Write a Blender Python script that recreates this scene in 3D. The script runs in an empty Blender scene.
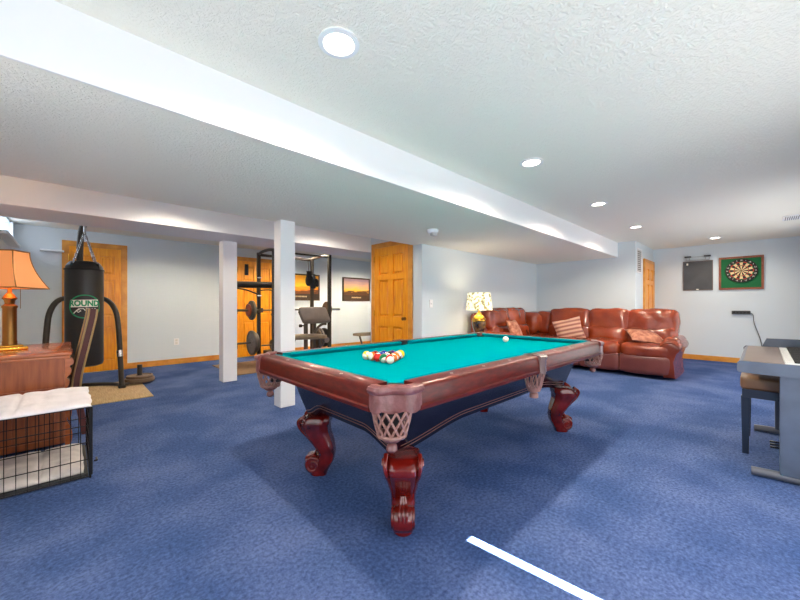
import bpy, bmesh, math, random
from mathutils import Vector, Matrix, noise
random.seed(4)
PI = math.pi
SC = bpy.context.scene
COL = SC.collection
sin, cos = math.sin, math.cos

# ------------------------------------------------------------------ materials
def lin(c):
    return tuple(((v/255)/12.92 if v/255 <= .04045 else ((v/255+.055)/1.055)**2.4) for v in c)
MATS = {}
def mat(name, rgb, rough=.5, metal=0, coat=0, var=0, vscale=8, stretch=(1,1,1), rgb2=None,
        bump=0, bscale=60, emit=None, estr=0, sheen=0, spec=.5, detail=4, trans=0, coords='Object', bdist=.01):
    if name in MATS: return MATS[name]
    m = bpy.data.materials.new(name); m.use_nodes = True
    nt = m.node_tree; N = nt.nodes; L = nt.links
    b = N['Principled BSDF']
    c = lin(rgb); b.inputs['Base Color'].default_value = (*c, 1)
    b.inputs['Roughness'].default_value = rough; b.inputs['Metallic'].default_value = metal
    b.inputs['Coat Weight'].default_value = coat; b.inputs['Coat Roughness'].default_value = .08
    b.inputs['Sheen Weight'].default_value = sheen
    b.inputs['Specular IOR Level'].default_value = spec
    b.inputs['Transmission Weight'].default_value = trans
    tc = N.new('ShaderNodeTexCoord'); mp = N.new('ShaderNodeMapping')
    mp.inputs['Scale'].default_value = stretch
    L.new(tc.outputs[coords], mp.inputs['Vector'])
    if var or rgb2:
        n = N.new('ShaderNodeTexNoise'); n.inputs['Scale'].default_value = vscale; n.inputs['Detail'].default_value = detail
        L.new(mp.outputs[0], n.inputs['Vector'])
        r = N.new('ShaderNodeValToRGB')
        c2 = lin(rgb2) if rgb2 else tuple(v*(1-var) for v in c)
        c1 = c if rgb2 else tuple(min(1, v*(1+var)) for v in c)
        r.color_ramp.elements[0].position = .35; r.color_ramp.elements[1].position = .65
        r.color_ramp.elements[0].color = (*c2, 1); r.color_ramp.elements[1].color = (*c1, 1)
        L.new(n.outputs['Fac'], r.inputs[0]); L.new(r.outputs[0], b.inputs['Base Color'])
    if bump:
        n = N.new('ShaderNodeTexNoise'); n.inputs['Scale'].default_value = bscale; n.inputs['Detail'].default_value = 3
        L.new(tc.outputs[coords], n.inputs['Vector'])
        bp = N.new('ShaderNodeBump'); bp.inputs['Strength'].default_value = bump; bp.inputs['Distance'].default_value = bdist
        L.new(n.outputs['Fac'], bp.inputs['Height']); L.new(bp.outputs[0], b.inputs['Normal'])
    if emit:
        b.inputs['Emission Color'].default_value = (*lin(emit), 1); b.inputs['Emission Strength'].default_value = estr
    MATS[name] = m
    return m

def carpet_material():
    m = bpy.data.materials.new('blue_carpet'); m.use_nodes = True
    N = m.node_tree.nodes; L = m.node_tree.links; b = N['Principled BSDF']
    g = N.new('ShaderNodeNewGeometry')
    n1 = N.new('ShaderNodeTexNoise'); n1.inputs['Scale'].default_value = 1.9; n1.inputs['Detail'].default_value = 6
    n2 = N.new('ShaderNodeTexNoise'); n2.inputs['Scale'].default_value = 55; n2.inputs['Detail'].default_value = 5
    n2.inputs['Roughness'].default_value = .7
    for n in (n1, n2): L.new(g.outputs['Position'], n.inputs['Vector'])
    r1 = N.new('ShaderNodeValToRGB'); r1.color_ramp.elements[0].position = .38; r1.color_ramp.elements[1].position = .64
    r1.color_ramp.elements[0].color = (*lin((70, 92, 139)), 1); r1.color_ramp.elements[1].color = (*lin((94, 112, 158)), 1)
    L.new(n1.outputs['Fac'], r1.inputs[0])
    r2 = N.new('ShaderNodeValToRGB'); r2.color_ramp.elements[0].position = .3; r2.color_ramp.elements[1].position = .7
    r2.color_ramp.elements[0].color = (.45, .47, .50, 1); r2.color_ramp.elements[1].color = (1.4, 1.37, 1.33, 1)
    L.new(n2.outputs['Fac'], r2.inputs[0])
    mx = N.new('ShaderNodeMix'); mx.data_type = 'RGBA'; mx.blend_type = 'MULTIPLY'; mx.inputs[0].default_value = 1
    L.new(r1.outputs[0], mx.inputs[6]); L.new(r2.outputs[0], mx.inputs[7]); L.new(mx.outputs[2], b.inputs['Base Color'])
    b.inputs['Roughness'].default_value = 1; b.inputs['Specular IOR Level'].default_value = 0
    bp = N.new('ShaderNodeBump'); bp.inputs['Strength'].default_value = .7; bp.inputs['Distance'].default_value = .012
    L.new(n2.outputs['Fac'], bp.inputs['Height']); L.new(bp.outputs[0], b.inputs['Normal'])
    return m

def ceiling_material():
    m = bpy.data.materials.new('stomped_ceiling_paint'); m.use_nodes = True
    N = m.node_tree.nodes; L = m.node_tree.links; b = N['Principled BSDF']
    b.inputs['Base Color'].default_value = (*lin((243, 240, 229)), 1); b.inputs['Roughness'].default_value = .8
    g = N.new('ShaderNodeNewGeometry')
    v = N.new('ShaderNodeTexNoise'); v.inputs['Scale'].default_value = 34; v.inputs['Detail'].default_value = 4; v.inputs['Distortion'].default_value = 1.6
    L.new(g.outputs['Position'], v.inputs['Vector'])
    r = N.new('ShaderNodeValToRGB'); r.color_ramp.elements[0].position = .42; r.color_ramp.elements[1].position = .6
    L.new(v.outputs['Fac'], r.inputs[0])
    bp = N.new('ShaderNodeBump'); bp.inputs['Strength'].default_value = .42; bp.inputs['Distance'].default_value = .012
    L.new(r.outputs[0], bp.inputs['Height']); L.new(bp.outputs[0], b.inputs['Normal'])
    return m

CARPET = carpet_material(); CEIL = ceiling_material()
WALL = mat('pale_grey_wall_paint', (214, 224, 230), .7, bump=.05, bscale=120)

WHITE = mat('white_paint', (238, 239, 241), .5)
OAK = mat('honey_oak', (246, 166, 26), .38, coat=.2, rgb2=(230, 140, 14), vscale=6, stretch=(6, 6, .6))
OAKX = mat('honey_oak_trim', (228, 158, 62), .4, coat=.2, rgb2=(206, 130, 42), vscale=6)
MAHOG = mat('red_mahogany', (150, 52, 26), .22, coat=.6, rgb2=(104, 30, 16), vscale=5, stretch=(1.5, 1.5, 8))
MAHOGR = mat('red_mahogany_rail', (94, 20, 10), .32, coat=.14, spec=.3, rgb2=(70, 13, 8), vscale=14, stretch=(1, 1, 4))
LEGWOOD = mat('carved_mahogany', (118, 21, 12), .16, coat=.6, rgb2=(72, 11, 8), vscale=7)
CABWOOD = mat('dark_cabinet_gloss', (14, 10, 24), .2, coat=.25, spec=.45)
GOLD = mat('gold_inlay', (128, 86, 74), .4, metal=.4)
LEATHERP = mat('pocket_leather', (126, 78, 78), .34, coat=.3, rgb2=(104, 58, 56), vscale=30, bump=.2, bscale=90)
NET = mat('pocket_net_leather', (150, 108, 98), .4)
PBLACK = mat('pocket_liner_black', (24, 20, 22), .6)
PEARL = mat('pearl_sight', (236, 228, 214), .25)
FELT = mat('teal_felt', (0, 140, 150), .95, bump=.1, bscale=400, spec=0)
FELTD = mat('teal_cushion_felt', (0, 128, 138), .9, spec=0)
SOFA = mat('brown_leather', (146, 62, 30), .24, coat=.35, rgb2=(116, 44, 24), vscale=3, bump=.25, bscale=35)
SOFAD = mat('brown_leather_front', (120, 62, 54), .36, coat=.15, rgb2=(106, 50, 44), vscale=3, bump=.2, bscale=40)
BRASS = mat('brass', (214, 160, 62), .22, metal=1)
ABRASS = mat('antique_brass', (150, 108, 58), .35, metal=1)
BLACKM = mat('black_metal', (62, 56, 50), .42, metal=.4)
BLACKR = mat('black_rubber', (26, 26, 26), .6)
DKWIRE = mat('black_wire', (30, 30, 32), .4, metal=.5)
GREYPAD = mat('grey_vinyl_pad', (118, 108, 102), .5, var=.08)
TANPAD = mat('tan_vinyl_pad', (138, 122, 98), .5, var=.1)
TAUPEM = mat('taupe_metal', (92, 84, 76), .45, metal=.3)
CHROME = mat('chrome', (205, 205, 205), .15, metal=1)
PLATE = mat('cast_iron', (112, 106, 100), .45, metal=.6, var=.15)
PLATEB = mat('bronze_cast_iron', (122, 102, 82), .5, metal=.4, var=.15)
PIANO = mat('rosewood_reflection_tint', (82, 92, 110), .32, coat=.3, var=.1)  # blue-grey daylight reflection put into the dark body's base colour
PIANOT = mat('piano_top_reflection_tint', (126, 108, 98), .35, coat=.3, var=.05)  # tan of bright light reflected on the top, held in the colour
BENCHTAN = mat('brown_bench_vinyl', (124, 94, 70), .4)
BENCHB = mat('navy_black_bench_wood', (34, 46, 66), .35, coat=.2)
KEYW = mat('white_keys', (238, 238, 236), .25)
QUILT = mat('white_quilt', (232, 228, 232), .9, bump=.3, bscale=30, var=.04)
BEDDING = mat('cream_bedding', (214, 206, 200), .95, bump=.4, bscale=25, rgb2=(180, 172, 170), vscale=7)
CRATETRAY = mat('black_plastic', (30, 30, 32), .5)
DESK = mat('desk_cherry', (162, 88, 46), .3, coat=.2, rgb2=(132, 66, 34), vscale=4, stretch=(8, 8, .8))
DESKT = mat('desk_cherry_top', (184, 108, 66), .25, coat=.4, rgb2=(160, 86, 48), vscale=4, stretch=(1, 6, 6))
REDUPH = mat('burgundy_upholstery', (84, 34, 30), .5, var=.15)
NAIL = mat('nailhead_brass', (190, 160, 110), .35, metal=.7)
MATW = mat('woven_bamboo_mat', (188, 164, 126), .7, rgb2=(156, 132, 96), vscale=9, stretch=(14, .6, 1))
MATB = mat('brown_gym_mat', (120, 94, 66), .85, var=.1)
GREEN = mat('green_felt_board', (16, 104, 58), .8)
FRAMER = mat('red_brown_frame', (150, 84, 54), .4, rgb2=(126, 64, 40), vscale=10)
FRAMED = mat('dark_picture_frame', (70, 48, 30), .4)
SLATE = mat('chalkboard_slate', (78, 80, 84), .6, rgb2=(70, 72, 76), vscale=5)
SLATEF = mat('chalkboard_frame', (104, 92, 88), .5)
CLIP = mat('dark_grey_plastic', (58, 58, 60), .5)
LOGOG = mat('logo_green', (24, 150, 96), .5)
LOGOW = mat('logo_white', (246, 240, 228), .5)
BAGV = mat('black_bag_vinyl', (36, 34, 32), .38, bump=.1, bscale=12)
DB = mat('dart_black', (30, 26, 24), .7); DC = mat('dart_cream', (226, 196, 148), .7)
DR = mat('dart_red', (190, 44, 30), .7); DG = mat('dart_green', (26, 110, 60), .7)
SHADEB = mat('orange_silk_shade', (214, 148, 96), .7, emit=(255, 150, 76), estr=.35)
JARB = mat('black_glazed_jar', (42, 30, 20), .2, coat=.5, rgb2=(120, 84, 40), vscale=14)

# ------------------------------------------------------------------ mesh helpers
class B:
    def __init__(s): s.bm = bmesh.new(); s.mi = 0
    def _mark(s, fs):
        for f in fs: f.material_index = s.mi
    def box(s, x0, x1, y0, y1, z0, z1, bev=0, seg=2, M=None):
        r = bmesh.ops.create_cube(s.bm, size=1); vs = r['verts']
        for v in vs:
            v.co = Vector(((x0+x1)/2+v.co.x*(x1-x0), (y0+y1)/2+v.co.y*(y1-y0), (z0+z1)/2+v.co.z*(z1-z0)))
        fs = set(f for v in vs for f in v.link_faces)
        if bev:
            es = list(set(e for v in vs for e in v.link_edges))
            q = bmesh.ops.bevel(s.bm, geom=es, offset=bev, segments=seg, profile=.5, affect='EDGES')
            fs = set(q['faces']); vs = q['verts']
            vs = list(set(v for f in fs for v in f.verts)); fs = set(f for v in vs for f in v.link_faces); vs = list(set(v for f in fs for v in f.verts))
        if M:
            for v in vs: v.co = M @ v.co
        s._mark(fs); return s
    def rings(s, rings, cap=True, closed=True, loop=False):
        R = [[s.bm.verts.new(p) for p in r] for r in rings]; n = len(rings[0]); fs = []
        pairs = list(zip(R, R[1:])) + ([(R[-1], R[0])] if loop else [])
        for a, b in pairs:
            for i in range(n if closed else n-1):
                j = (i+1) % n
                fs.append(s.bm.faces.new((a[i], a[j], b[j], b[i])))
        if cap and closed and not loop:
            fs.append(s.bm.faces.new(list(reversed(R[0])))); fs.append(s.bm.faces.new(R[-1]))
        s._mark(fs); return s
    def tube(s, pts, r, seg=10, cap=True, loop=False):
        pts = [Vector(p) for p in pts]; n = len(pts); rs = r if isinstance(r, (list, tuple)) else [r]*n
        up = None; R = []
        for i, p in enumerate(pts):
            if loop: t = (pts[(i+1) % n]-pts[i-1]).normalized()
            else: t = (pts[min(i+1, n-1)]-pts[max(i-1, 0)]).normalized()
            if up is None:
                up = t.orthogonal().normalized()
            up = (up-t*up.dot(t)); up = up.normalized() if up.length > 1e-6 else t.orthogonal().normalized()
            b = t.cross(up)
            R.append([p+(up*cos(2*PI*k/seg)+b*sin(2*PI*k/seg))*rs[i] for k in range(seg)])
        return s.rings(R, cap, True, loop)
    def cyl(s, p0, p1, r, seg=20): return s.tube([p0, p1], r, seg)
    def lathe(s, prof, c=(0, 0, 0), seg=28, M=None):
        R = []
        for r, z in prof:
            ring = [Vector((c[0]+max(r, 1e-4)*cos(2*PI*k/seg), c[1]+max(r, 1e-4)*sin(2*PI*k/seg), c[2]+z)) for k in range(seg)]
            if M: ring = [M @ p for p in ring]
            R.append(ring)
        return s.rings(R)
    def prism(s, poly, f, a, b):
        return s.rings([[f(p, a) for p in poly], [f(p, b) for p in poly]])
    def soft(s, c, size, n=10, rnd=.35, bulge=0, wr=0, M=None, seed=0, wf=3):
        """rounded cushion block with optional bulge and wrinkles"""
        t = bmesh.new(); bmesh.ops.create_cube(t, size=2)
        bmesh.ops.subdivide_edges(t, edges=t.edges[:], cuts=n, use_grid_fill=True)
        sx, sy, sz = [v/2 for v in size]; rr = min(sx, sy, sz)*2*rnd
        vm = {}
        for v in t.verts:
            p = v.co.copy()
            q = Vector((p.x*sx, p.y*sy, p.z*sz))
            inn = Vector((max(-(sx-rr), min(sx-rr, q.x)), max(-(sy-rr), min(sy-rr, q.y)), max(-(sz-rr), min(sz-rr, q.z))))
            d = q-inn
            if d.length > 1e-6: q = inn+d.normalized()*rr
            nrm = d.normalized() if d.length > 1e-6 else Vector((0, 0, 0))
            k = (1-abs(p.x)**2.5)*(1-abs(p.y)**2.5)+(1-abs(p.x)**2.5)*(1-abs(p.z)**2.5)+(1-abs(p.y)**2.5)*(1-abs(p.z)**2.5)
            q += nrm*bulge*k
            if wr: q += nrm*wr*noise.noise((q*wf+Vector((seed*3.7, seed, 0)))*2)
            q += Vector(c)
            if M: q = M @ q
            vm[v] = s.bm.verts.new(q)
        s._mark([s.bm.faces.new([vm[v] for v in f.verts]) for f in t.faces]); t.free(); return s
    def text(s, string, size, M, depth=.002, off=0):
        cu = bpy.data.curves.new('t', 'FONT'); cu.body = string; cu.size = size; cu.extrude = depth; cu.offset = off
        cu.align_x = 'CENTER'; cu.align_y = 'CENTER'; cu.resolution_u = 3
        o = bpy.data.objects.new('t', cu); me = bpy.data.meshes.new_from_object(o)
        if callable(M):
            for v in me.vertices: v.co = M(v.co)
        else: me.transform(M)
        n0 = len(s.bm.faces); s.bm.from_mesh(me); s.bm.faces.ensure_lookup_table()
        s._mark(s.bm.faces[n0:]); bpy.data.objects.remove(o); bpy.data.curves.remove(cu); bpy.data.meshes.remove(me); return s
    def build(s, name, m, parent=None, smooth=True, loc=None, angle=.7):
        bmesh.ops.recalc_face_normals(s.bm, faces=s.bm.faces[:])
        me = bpy.data.meshes.new(name); s.bm.to_mesh(me); s.bm.free()
        for x in (m if isinstance(m, (list, tuple)) else [m]): me.materials.append(x)
        if smooth:
            me.shade_smooth(); me.set_sharp_from_angle(angle=angle)
        o = bpy.data.objects.new(name, me); COL.objects.link(o)
        if parent is not None: o.parent = parent
        if loc: o.location = loc
        return o

def tag(o, label=None, cat=None, group=None, kind=None):
    if label: o['label'] = label
    if cat: o['category'] = cat
    if group: o['group'] = group
    if kind: o['kind'] = kind
    return o
def thing(name, label, cat, loc=(0, 0, 0), rz=0, group=None, kind=None):
    o = bpy.data.objects.new(name, None); COL.objects.link(o); o.location = loc; o.rotation_euler = (0, 0, rz)
    o.empty_display_size = .05
    return tag(o, label, cat, group, kind)
def copy_tree(o, parent=None):
    c = o.copy(); COL.objects.link(c)
    if parent is not None: c.parent = parent
    for ch in list(o.children): copy_tree(ch, c)
    return c
def struct(o, label, cat): return tag(o, label, cat, kind='structure')
def bez(pts, n=8):
    """Catmull-Rom through points"""
    P = [Vector(p) for p in pts]; out = []
    for i in range(len(P)-1):
        p0 = P[max(i-1, 0)]; p1 = P[i]; p2 = P[i+1]; p3 = P[min(i+2, len(P)-1)]
        for k in range(n):
            t = k/n
            out.append(.5*((2*p1)+(p2-p0)*t+(2*p0-5*p1+4*p2-p3)*t*t+(3*p1-p0-3*p2+p3)*t**3))
    out.append(P[-1]); return out

# ------------------------------------------------------------------ room shell
H, HS = 2.457, 2.157
XL, XR, YN, YB = -.645, 9.8, -.66, 8.09
X8, Y8, YG, XD, YD = 8.15, 1.74, 3.76, 4.08, 5.06
T = .12
def wall(name, x0, x1, y0, y1, z0, z1, label, m=WALL):
    return struct(B().box(x0, x1, y0, y1, z0, z1).build(name, m, smooth=False), label, 'wall')
struct(B().box(XL-T, XR+T, YN-T, YB+T, -.1, 0).build('floor', CARPET, smooth=False), 'blue cut pile carpet covering the whole basement floor', 'carpet floor')
struct(B().box(XL-T, XR+T, YN-T, YB+T, H, H+.1).build('ceiling', CEIL, smooth=False), 'white textured ceiling with recessed lights', 'ceiling')
wall('wall_back', XL-T, XR+T, YB, YB+T, 0, H, 'pale grey wall behind the punching bag and gym gear')
wall('wall_far', XR, XR+T, YN-T, YB+T, 0, H, 'pale grey wall carrying the dartboard')
# left wall with a high window
wb = B(); wy0, wy1, wz0, wz1 = 6.5, 7.86, 2.1, 2.42
wb.box(XL-T, XL, YN-T, wy0, 0, H).box(XL-T, XL, wy1, YB+T, 0, H).box(XL-T, XL, wy0, wy1, 0, wz0).box(XL-T, XL, wy0, wy1, wz1, H)
struct(wb.build('wall_left', WALL, smooth=False), 'pale grey wall behind the wooden desk', 'wall')
# near wall with a patio door opening between blinds (only a slit lets the sun through)
SX0, SX1 = 1.61, 1.668
nb = B(); nb.box(XL-T, SX0, YN-T, YN, 0, H).box(SX1, XR+T, YN-T, YN, 0, H).box(SX0, SX1, YN-T, YN, 2.15, H).box(SX0, SX1, YN-T, YN, 0, .2)
struct(nb.build('wall_near', WALL, smooth=False), 'pale wall behind the camera with a narrow sunlit gap', 'wall')
wall('wall_sofa', X8, X8+T, Y8, YG+T, 0, H, 'pale grey wall behind the long run of the sofa')
wall('wall_alcove', X8+T, XR, Y8, Y8+T, 0, H, 'short grey wall holding the vent and the narrow oak door')
bx = B(); bx.box(XD, X8+T, YG, YG+T, 0, H).box(XD, XD+T, YG+T, YD, 0, H).box(XD+T, X8, YD-T, YD, 0, H)
struct(bx.build('wall_closet', WALL, smooth=False), 'grey walls of the closet block with the bright oak door', 'wall')
# beams, soffit, pillars
struct(B().box(XL, X8, 2.056, 3.94, HS, H).build('ceiling_soffit', CEIL, smooth=False), 'wide dropped textured soffit above the pool table', 'soffit')
struct(B().box(XL, X8, 2.046, 2.057, HS, H).build('trim_1', WHITE, smooth=False), 'smooth white face of the dropped soffit', 'trim')
struct(B().box(XL, X8+T, 5.05, 5.8, HS, H, .004).build('ceiling_beam', WHITE, smooth=False), 'white boxed beam crossing above the gym', 'beam')
p = B().box(1.746, 1.925, 3.80, 3.975, 0, HS+.02, .006); struct(p.build('pillar', WHITE, smooth=False), 'white square pillar just behind the pool table', 'pillar')
p = B().box(1.69, 1.895, 5.66, 5.85, 0, HS+.02, .006); struct(p.build('pillar', WHITE, smooth=False), 'white square pillar further back near the oak gym door', 'pillar')
# baseboards
bz = .105
def baseb(name, x0, x1, y0, y1, label): struct(B().box(x0, x1, y0, y1, 0, bz, .004).build(name, OAKX, smooth=False), label, 'baseboard')
baseb('baseboard_back', XL, -.09, YB-.018, YB, 'honey oak baseboard left of the door behind the punching bag')
baseb('baseboard_back.001', .772, 2.6, YB-.018, YB, 'honey oak baseboard between the two rear doors')
baseb('baseboard_back.002', 3.66, XR, YB-.018, YB, 'honey oak baseboard under the sunset pictures')
baseb('baseboard_far', XR-.018, XR, YN, Y8, 'honey oak baseboard under the dartboard')
baseb('baseboard_left', XL, XL+.018, YN, YB-.02, 'honey oak baseboard along the left wall')
baseb('baseboard_sofa', X8-.018, X8, Y8, YG, 'honey oak baseboard behind the long sofa run')
baseb('baseboard_closet', XD, X8-.02, YG-.018, YG, 'honey oak baseboard along the grey closet wall')

def six_panel_door(name, loc, rz, w, h, label, knob=1, hinge=True, casing=.085, mat_=OAK):
    """local: face at y=0 looking to -y, x across"""
    d = thing(name, label, 'door', loc, rz, kind='structure')
    c = B()
    c.box(-w/2-casing, -w/2, -.036, 0, 0, h+casing, .004).box(w/2, w/2+casing, -.036, 0, 0, h+casing, .004).box(-w/2, w/2, -.036, 0, h, h+casing, .004)
    c.build('casing', OAKX if mat_ is OAK else mat_, d, False)
    b = B(); b.box(-w/2, w/2, -.004, 0, .01, h)
    st = .115*w/.8; rows = [(.20, .80), (.98, 1.62), (1.72, h-.14)]
    pw = (w-3*st)/2
    # stiles and rails stand proud of the recessed field, raised panels inside
    for x in (-w/2, -st/2, w/2-st): b.box(x, x+st, -.030, 0, .01, h, .005)
    zz = [.01]+[z for r in rows for z in r]+[h]
    for i in range(0, len(zz), 2): b.box(-w/2, w/2, -.0295, 0, zz[i], zz[i+1], .005)
    b.build('door_leaf', mat_, d, False)
    for r in rows:
        for sx in (-1, 1):
            x = sx*(st/2+pw/2)
            B().box(x-pw/2+.022, x+pw/2-.022, -.024, 0, r[0]+.022, r[1]-.022, .016, 1).build('panel', mat_, d, False)
    k = B(); kx = knob*(w/2-.07)
    k.lathe([(.03, 0), (.03, .006), (.012, .01), (.012, .035), (.026, .045), (.03, .06), (.022, .072), (0, .075)],
            M=Matrix.Translation((kx, -.028, .95)) @ Matrix.Rotation(PI/2, 4, 'X'), seg=16)
    k.build('door_knob', ABRASS, d)
    if hinge:
        for z in (.25, 1.03, h-.2): B().cyl((-knob*w/2, -.036, z-.05), (-knob*w/2, -.036, z+.05), .010, 8).build('hinge', BRASS, d)
    return d
six_panel_door('door_1', (.342, YB, 0), 0, .69, 2.18, 'honey oak six panel door behind the punching bag')
six_panel_door('door_2', (3.13, YB, 0), 0, .86, 2.17, 'honey oak door behind the barbell rack')
d3 = six_panel_door('door_3', (XD, 4.478, 0), -PI/2, .87, 2.205, 'bright honey oak six panel door in the middle of the room', knob=1)
six_panel_door('door_4', (9.26, Y8, 0), 0, .84, 2.10, 'narrow honey oak door beside the wall vent', knob=-1, casing=.06)

# high window in the left wall
w = thing('window_1', 'small high white framed window above the desk lamp', 'window', (XL, 7.18, wz0), kind='structure')
f = B(); hw = .68
f.box(-.0, .03, -hw-.07, -hw, -.05, .34, .004).box(0, .03, hw, hw+.07, -.05, .34, .004).box(-.1, .10, -hw-.09, hw+.09, -.045, 0, .006)
f.build('window_frame', WHITE, w, False)
B().box(-.08, -.07, -hw, hw, 0, .32).build('window_pane', mat('daylit_glass', (220, 232, 245), .1, emit=(225, 238, 255), estr=2.5), w, False)

# vents, switch, outlet, detector
v = thing('wall_vent', 'white slotted vent grille on the short grey wall', 'vent', (8.44, Y8, 1.83))
b = B(); b.box(-.2, .2, -.016, 0, 0, .03).box(-.2, .2, -.016, 0, .47, .5).box(-.2, -.16, -.006, 0, .03, .47).box(.16, .2, -.016, 0, .03, .47)
b.build('frame', WHITE, v, False)
B().box(-.16, .16, -.003, 0, .03, .47).build('backing', mat('vent_shadow_grey', (120, 112, 104), .6), v, False)
b = B()
for i in range(11): b.box(-.16, .16, -.008, -.003, .05+i*.04, .060+i*.04)
b.build('slats', WHITE, v, False)
v = thing('ceiling_vent', 'white slotted register in the ceiling above the piano', 'vent', (7.6, -.3, H))
B().box(-.18, .18, -.09, .09, -.012, 0, .004).build('frame', WHITE, v, False)
b = B()
for i in range(7): b.box(-.15, .15, -.07+i*.021, -.062+i*.021, -.016, -.012)
b.build('slats', CLIP, v, False)
s = thing('light_switch', 'white light switch on the grey closet wall', 'switch', (4.30, YG, 1.20))
B().box(-.04, .04, -.008, 0, -.065, .065, .003).build('plate', WHITE, s, False)
B().box(-.008, .008, -.018, -.008, -.014, .014, .002).build('toggle', WHITE, s, False)
s = thing('wall_outlet', 'white wall outlet right of the punching bag', 'outlet', (1.55, YB, .445))
B().box(-.045, .045, -.008, 0, -.065, .065, .003).build('plate', WHITE, s, False)
b = B()
for z in (-.028, .028): b.box(-.02, .02, -.011, -.008, z-.02, z+.02, .003)
b.build('socket', mat('ivory', (222, 220, 214), .4), s, False)
s = thing('smoke_detector', 'small round detector under the dropped soffit', 'smoke detector', (3.42, 2.96, HS))
B().lathe([(.075, 0), (.075, -.02), (.06, -.04), (.03, -.045), (0, -.045)]).build('body', WHITE, s)
B().box(-.02, .05, -.03, .03, -.075, -.044, .005).build('sensor', mat('pale_sensor', (200, 200, 198), .5), s, False)
tag(B().box(-.34, -.06, YB-.10, YB, 2.055, 2.085, .008).build('wall_shelf', WHITE, smooth=False), 'slim white shelf on the wall left of the rear door', 'shelf')

# ------------------------------------------------------------------ recessed lights
def can(x, y, z, label, power, col=(1, .9, .78), group='recessed lights in the high ceiling', size=162, first=[None]):
    if first[0] is None:
        t = thing('recessed_light', label, 'ceiling light', (x, y, z), group=group); first[0] = t
        B().lathe([(.068, -.001), (.075, -.012), (.10, -.008), (.098, 0), (.068, 0)], seg=32).build('trim_ring', WHITE, t)
        B().lathe([(.068, -.002), (.068, -.004), (0, -.005)], seg=32).build('diffuser', mat('lit_lens', (255, 250, 240), .5, emit=(255, 246, 232), estr=9), t)
    else:
        t = copy_tree(first[0]); t.location = (x, y, z); tag(t, label, 'ceiling light', group)
    l = bpy.data.lights.new('can_light', 'SPOT'); l.energy = power; l.color = col; l.spot_size = math.radians(size); l.spot_blend = .55
    l.shadow_soft_size = .05
    lo = bpy.data.objects.new('can_light', l); COL.objects.link(lo); lo.location = (x, y, z-.03); tag(lo, kind='helper')
CW = (1, .85, .67)
can(.947, 1.42, H, 'nearest recessed light, large and glaring above the pool table corner', 92, CW)
can(2.982, 1.42, H, 'recessed light second along the row above the pool table', 92, CW)
can(4.815, 1.42, H, 'recessed light third along the row from the pool table', 92, CW)
can(6.68, 1.42, H, 'recessed light at the end of the row near the sofa', 92, CW)
can(8.866, .615, H, 'recessed light close to the dartboard wall', 34, CW)

# ------------------------------------------------------------------ pool table
PT = thing('pool_table', 'mahogany pool table with teal cloth and carved scroll legs', 'pool table', (2.37, 1.79, 0))
PT.scale = (1, 1, 1.0122)
a, bb = 1.42, .74
zt, zb = .82, .705
ZC = .785                                      # cloth height
cut = .19                                     # rail end to corner
# cabinet
def cab_bottom(s, L):
    t = abs(s)/L                               # 0 middle .. 1 corner
    e = max(0, (t-.45)/.55)
    return .458-.080*(e*e*(3-2*e))
def cab_side(ax, sg, N=48):
    """profile outer + inner shell along one side; ax 'x': runs along x at y=sg*"""
    La, Lb = (a, bb) if ax == 'x' else (bb, a)
    rows = []
    for i in range(N+1):
        t = -1+2*i/N
        zbm = cab_bottom(t, 1)
        col_ = []
        for k in range(7):
            u = k/6; z = zb+(zbm-zb)*u
            ins = .20+.085*(zb-z)/.3-.006*sin(u*PI)
            col_.append((t*(La-ins), sg*(Lb-ins), z))
        ins = .285
        col_.append((t*(La-ins-.03), sg*(Lb-ins-.03), zbm)); col_.append((t*(La-.23), sg*(Lb-.25), zb))
        rows.append([Vector(p if ax == 'x' else (p[1], p[0], p[2])) for p in col_])
    return rows
b = B()
for ax in 'xy':
    for sg in (-1, 1): b.rings(cab_side(ax, sg))
b.box(-a+.26, a-.26, -bb+.26, bb-.26, .56, .60)
b.build('cabinet', CABWOOD, PT)
for ax in 'xy':
    for sg in (-1, 1):
        La, Lb = (a, bb) if ax == 'x' else (bb, a)
        b = B()
        for off in (.030, .050):
            pts = []
            for i in range(61):
                t = -.96+1.92*i/60; z = cab_bottom(t, 1)+off; ins = .20+.085*(zb-z)/.3-.006*sin(PI*(zb-z)/(zb-cab_bottom(t, 1)))
                p = (t*(La-ins), sg*(Lb-ins), z); pts.append(p if ax == 'x' else (p[1], p[0], p[2]))
            b.tube(pts, .0024, 6)
        b.build('inlay', GOLD, PT)
# bed
B().box(-a+.10, a-.10, -bb+.10, bb-.10, zb+.01, ZC-.004).build('slate_bed', CABWOOD, PT, False)
# cloth with corner cuts so pockets stay open
xi, yi = a-.105, bb-.105
b = B(); c_ = .07
poly = [(-xi+c_, -yi), (-.05, -yi), (-.03, -yi+.02), (.03, -yi+.02), (.05, -yi), (xi-c_, -yi), (xi, -yi+c_), (xi, yi-c_), (xi-c_, yi), (.05, yi), (.03, yi-.02), (-.03, yi-.02), (-.05, yi), (-xi+c_, yi), (-xi, yi-c_), (-xi, -yi+c_)]
b.prism(poly, lambda p, z: Vector((p[0], p[1], z)), ZC-.004, ZC)
b.build('playing_cloth', FELT, PT, False)
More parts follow.
